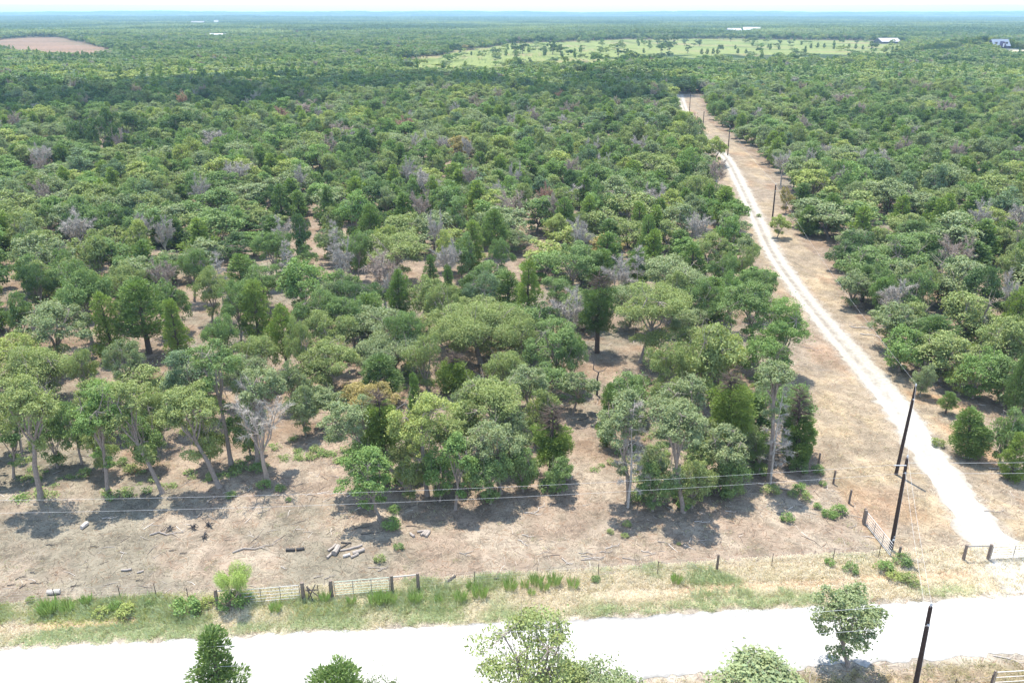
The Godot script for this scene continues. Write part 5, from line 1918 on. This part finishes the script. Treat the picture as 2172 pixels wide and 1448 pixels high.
func pole(label: String, base: Vector2, top: Vector3, r: float, extra := "") -> Node3D:
	var o := thing("utility_pole", Vector3(base.x, 0, base.y), label, "utility pole", "utility poles")
	var d := top - o.position
	var wood := bark("creosote_pole", Color(0.052, 0.036, 0.030))
	var s := Shape.new()
	s.tube([Vector3(0, -0.3, 0), d * 0.3, d * 0.7, d], [r * 1.12, r * 1.02, r * 0.88, r * 0.78], 12)
	mesh_node("shaft", s.build(), wood, o)
	var porcelain := paint("porcelain", Color(0.36, 0.37, 0.38), 0.4)
	var steel := paint("pole_steel", Color(0.42, 0.42, 0.42), 0.45)
	var i := Shape.new()
	i.tube([d + Vector3(0, -0.02, 0), d + Vector3(0, 0.10, 0), d + Vector3(0, 0.12, 0), d + Vector3(0, 0.2, 0), d + Vector3(0, 0.22, 0), d + Vector3(0, 0.3, 0)], [0.03, 0.03, 0.085, 0.085, 0.06, 0.05], 10)
	mesh_node("insulator", i.build(), porcelain, o)
	var n := Shape.new()
	var low := d * ((d.y - 1.25) / d.y)
	n.box(low + Vector3(-0.02, 0, 0.17), Vector3(0.1, 0.12, 0.14))
	mesh_node("neutral_bracket", n.build(), steel, o)
	var g := Shape.new()
	g.tube([Vector3(r * 1.1, 0, 0.05), d * 0.5 + Vector3(r, 0, 0.05), low + Vector3(r * 0.85, 0, 0.05)], [0.012, 0.012, 0.012], 4)
	mesh_node("ground_wire", g.build(), steel, o)
	if extra.contains("tag"):
		var p := Shape.new()
		p.box(d * 0.13 + Vector3(0.0, 0, r * 1.12 + 0.012), Vector3(0.2, 0.24, 0.012))
		mesh_node("number_plate", p.build(), paint("plate", Color(0.55, 0.55, 0.53), 0.5), o)
		var q := Shape.new()
		q.box(d * 0.165 + Vector3(0.02, 0, r * 1.12 + 0.012), Vector3(0.1, 0.1, 0.012))
		mesh_node("number_plate", q.build(), paint("plate", Color(0.55, 0.55, 0.53), 0.5), o)
	if extra.contains("arm"):
		var p := Shape.new()
		var y := d * ((d.y - 0.55) / d.y)
		p.box(y + Vector3(-0.55, 0, 0.16), Vector3(1.0, 0.07, 0.07))
		mesh_node("standoff_arm", p.build(), porcelain, o)
	return o


func wire(label: String, a: Vector3, b: Vector3, sag: float, r := 0.016) -> void:
	var s := Shape.new()
	var pts := []
	var rad := []
	var n := 22
	for k in n + 1:
		var f := k / float(n)
		pts.append(a.lerp(b, f) - Vector3(0, 4.0 * sag * f * (1.0 - f), 0) - a)
		rad.append(r)
	s.tube(pts, rad, 5, Color.WHITE, false)
	var o := mesh_node("power_line", s.build(), paint("aluminium_wire", Color(0.40, 0.40, 0.40), 0.5))
	o.position = a
	tag(o, label, "power line", "overhead wires")


func build_poles() -> void:
	pole("dark utility pole with small white tags at the roadside bush", Vector2(32.06, -56.06), Vector3(31.80, 8.89, -56.06), 0.15, "tag arm")
	pole("dark utility pole casting a shadow towards the sandy track", Vector2(37.82, -68.05), Vector3(37.95, 9.55, -68.05), 0.15, "")
	pole("dark utility pole in front of the white road at lower right", Vector2(25.71, -38.80), Vector3(25.36, 8.76, -38.80), 0.15)
	pole("utility pole behind the yellow green sapling", Vector2(55.06, -166.44), Vector3(54.86, 9.0, -166.44), 0.15)
	pole("utility pole at the bend of the track", Vector2(68.94, -259.42), Vector3(68.74, 9.0, -259.42), 0.15)
	pole("distant utility pole against the dark right edge of the track", Vector2(70.12, -301.41), Vector3(69.92, 9.0, -301.41), 0.15)
	pole("farthest utility pole at the end of the track", Vector2(79.71, -371.80), Vector3(79.51, 9.0, -371.80), 0.15)
	wire("upper pale wire crossing in front of the woods leftwards from the tagged pole", Vector3(30.80, 8.39, -55.90), Vector3(-64.00, 9.60, -49.00), 1.15, 0.008)
	wire("lower pale wire crossing in front of the woods leftwards from the tagged pole", Vector3(31.80, 7.64, -55.86), Vector3(-64.00, 8.35, -49.00), 1.15, 0.008)
	wire("upper wire running right from the tagged pole", Vector3(31.80, 8.54, -55.96), Vector3(95.00, 9.20, -60.80), 1.00, 0.011)
	wire("lower wire running right from the tagged pole", Vector3(31.80, 7.64, -55.86), Vector3(95.00, 7.90, -60.80), 1.00, 0.011)
	wire("upper wire from the lower right pole to the tagged pole", Vector3(25.36, 9.04, -38.80), Vector3(31.80, 9.17, -56.06), 0.25, 0.008)
	wire("lower wire from the lower right pole to the tagged pole", Vector3(25.36, 7.51, -38.60), Vector3(31.80, 7.64, -55.86), 0.25, 0.008)
	wire("upper wire running left over the road from the lower right pole", Vector3(25.36, 9.04, -38.80), Vector3(-60.00, 10.30, -32.40), 1.00, 0.011)
	wire("lower wire running left over the road from the lower right pole", Vector3(25.36, 7.51, -38.60), Vector3(-60.00, 9.05, -32.40), 1.00, 0.011)
	wire("short wire from the tagged pole to the pole with the shadow", Vector3(31.80, 9.17, -56.06), Vector3(37.95, 9.83, -68.05), 0.15, 0.008)
	wire("wire along the track edge from the shadow casting pole to the sapling pole", Vector3(37.95, 9.83, -68.05), Vector3(54.76, 9.28, -166.44), 1.20, 0.007)
	wire("wire along the track edge from the sapling pole to the track bend pole", Vector3(54.76, 9.28, -166.44), Vector3(68.64, 9.28, -259.42), 0.90, 0.009)
	wire("wire along the track edge from the track bend pole to the distant pole", Vector3(68.64, 9.28, -259.42), Vector3(69.82, 9.28, -301.41), 0.90, 0.009)
	wire("wire along the track edge from the distant pole to the farthest pole", Vector3(69.82, 9.28, -301.41), Vector3(79.41, 9.28, -371.80), 0.90, 0.009)


# ------------------------------------------------------------------ far houses and field trees
func house(label: String, at: Vector2, w: float, d: float, h: float, roof_h: float, turn: float, wall: Color, roof: Color, gable := false) -> void:
	var o := thing("house" if gable else "farm_building", Vector3(at.x, hill(at.x, at.y) - 0.6 * float(gable), at.y), label, "house" if gable else "barn")
	o.rotation.y = deg_to_rad(turn)
	var s := Shape.new()
	s.box(Vector3(0, h * 0.5, 0), Vector3(w, h, d))
	for e in [-1, 1]:
		s.tri(Vector3(e * w * 0.5, h, -d * 0.5), Vector3(e * w * 0.5, h, d * 0.5), Vector3(e * w * 0.5, h + roof_h, 0))
	mesh_node("wall", s.build(), paint("wall_%s" % label.left(9), wall, 0.85), o)
	var r := Shape.new()
	var th := atan2(roof_h, d * 0.5)
	for e in [-1, 1]:
		r.box(Vector3(0, h + roof_h * 0.5 + 0.1, e * d * 0.27), Vector3(w + 1.0, 0.15, d * 0.58 / cos(th)), Basis(Vector3.RIGHT, e * th))
	mesh_node("roof", r.build(), paint("roof_%s" % label.left(9), roof, 0.4), o)
	var door := Shape.new()
	door.box(Vector3(w * 0.1, h * 0.4, d * 0.5 + 0.06), Vector3(w * 0.12, h * 0.8, 0.12))
	mesh_node("door", door.build(), paint("far_door", Color(0.08, 0.07, 0.08), 0.6), o)
	if gable:
		for e in [-1, 1]:
			var q := Shape.new()
			q.box(Vector3(e * w * 0.32, h + roof_h * 0.45, d * 0.3), Vector3(1.6, 1.8, 2.4))
			q.box(Vector3(e * w * 0.32, h + roof_h * 0.45 + 1.0, d * 0.3), Vector3(2.0, 0.2, 2.8))
			var dm := mesh_node("dormer", q.build(), paint("dormer_wall", Color(0.30, 0.27, 0.22), 0.8), o)
			var win := Shape.new()
			win.box(Vector3(e * w * 0.32, h + roof_h * 0.45, d * 0.3 + 1.24), Vector3(1.0, 1.2, 0.06))
			mesh_node("window", win.build(), paint("far_glass", Color(0.05, 0.06, 0.08), 0.15), dm)
		var por := Shape.new()
		por.tri(Vector3(-w * 0.2, h * 0.9, d * 0.5 + 2.2), Vector3(w * 0.2, h * 0.9, d * 0.5 + 2.2), Vector3(0, h + roof_h * 0.75, d * 0.5 + 2.2))
		por.quad(Vector3(-w * 0.2, h * 0.9, d * 0.5 + 2.2), Vector3(0, h + roof_h * 0.75, d * 0.5 + 2.2), Vector3(0, h + roof_h * 0.75, 0), Vector3(-w * 0.2, h * 0.9, 0))
		por.quad(Vector3(w * 0.2, h * 0.9, d * 0.5 + 2.2), Vector3(0, h + roof_h * 0.75, d * 0.5 + 2.2), Vector3(0, h + roof_h * 0.75, 0), Vector3(w * 0.2, h * 0.9, 0))
		mesh_node("porch_gable", por.build(), paint("porch_siding", Color(0.14, 0.11, 0.16), 0.8), o)
		var win2 := Shape.new()
		win2.box(Vector3(0, h + roof_h * 0.1, d * 0.5 + 2.26), Vector3(1.3, h + 0.4, 0.08))
		mesh_node("window", win2.build(), paint("white_trim", Color(0.75, 0.73, 0.72), 0.6), o)


func build_far() -> void:
	var lawn := Shape.new()
	for j in 7:
		for k in 24:
			var a := TAU * k / 24.0
			var q := Vector2(houses[0].x + cos(a) * j * 8.0, houses[0].y + sin(a) * j * 8.0 * (1.0 + 0.12 * sin(a * 4.0)))
			lawn.v.append(Vector3(q.x, hill(q.x, q.y) + 0.1, q.y))
			if j < 6:
				var n := j * 24 + k
				var m := j * 24 + (k + 1) % 24
				lawn.i.append(n); lawn.i.append(m); lawn.i.append(m + 24); lawn.i.append(n); lawn.i.append(m + 24); lawn.i.append(n + 24)
	structure("lawn", lawn.build(), paint("dry_lawn", Color(0.33, 0.30, 0.20), 0.95))
	house("white roofed house with two dormers and dark porch at the upper right", Vector2(483, -847), 17.0, 11.0, 3.0, 5.5, 5, Color(0.10, 0.08, 0.11), Color(0.5, 0.49, 0.48), true)
	house("pale broad roofed barn at the right end of the green field", Vector2(564, -1285), 32.0, 20.0, 3.0, 4.5, 12, Color(0.10, 0.11, 0.11), Color(0.36, 0.34, 0.33), false)
	house("long white roofed building in the upper left woods", Vector2(-542, -1586), 34.0, 16.0, 3.5, 4.0, -6, Color(0.30, 0.30, 0.32), Color(0.45, 0.45, 0.45), false)
	house("small grey shed left of the long white building", Vector2(-636, -1650), 14.0, 9.0, 4.0, 3.0, 0, Color(0.3, 0.3, 0.3), Color(0.35, 0.35, 0.35), false)
	house("left white shed behind the green field", Vector2(496, -1922), 32.0, 20.0, 5.0, 6.0, 14, Color(0.4, 0.4, 0.42), Color(0.45, 0.44, 0.43), false)
	house("right white shed behind the green field", Vector2(562, -2016), 40.0, 18.0, 6.0, 6.0, -4, Color(0.4, 0.4, 0.42), Color(0.45, 0.44, 0.43), false)
	house("far pale building near the horizon at upper left", Vector2(-1209, -3318), 48.0, 22.0, 8.0, 6.0, 0, Color(0.2, 0.2, 0.22), Color(0.2, 0.2, 0.2), false)
	house("tiny far building near the horizon at upper left", Vector2(-1138, -3318), 16.0, 14.0, 8.0, 9.0, 0, Color(0.4, 0.4, 0.42), Color(0.42, 0.42, 0.42), false)
	house("far pale building near the horizon at upper right", Vector2(3650, -8758), 60.0, 40.0, 10.0, 10.0, 0, Color(0.4, 0.4, 0.42), Color(0.42, 0.42, 0.42), false)
	var lone := oak(400, Vector3(0, 6.0, 0), 4.6, 3.6, 900, 0.42, 0.2, 26)
	var shrub := cedar(401, 9.0, 2.8, 0.4, 500, 0.6, 26)
	var no := 0
	for e in field_trees():
		no += 1
		var at := Vector3(e[0], 0, e[1])
		if e[3] > 0:
			plant("oak_tree", unique("dark round oak in the green field", at + Vector3(0, 5, 0)), "oak tree", "", at, lone, "trunk", "crown", bark_m, leafy("dark" if no % 3 else "blue"), Vector3(e[2] / 9.2, e[2] / 9.4, e[2] / 9.2), no * 1.9)
		else:
			plant("cedar_tree", unique("small dark cedar in the green field", at + Vector3(0, 3, 0)), "cedar tree", "", at, shrub, "trunk", "crown", bark_dark, leafy("cedar_dark"), Vector3(e[2] / 5.6, e[2] / 8.0, e[2] / 5.6), no * 1.9)
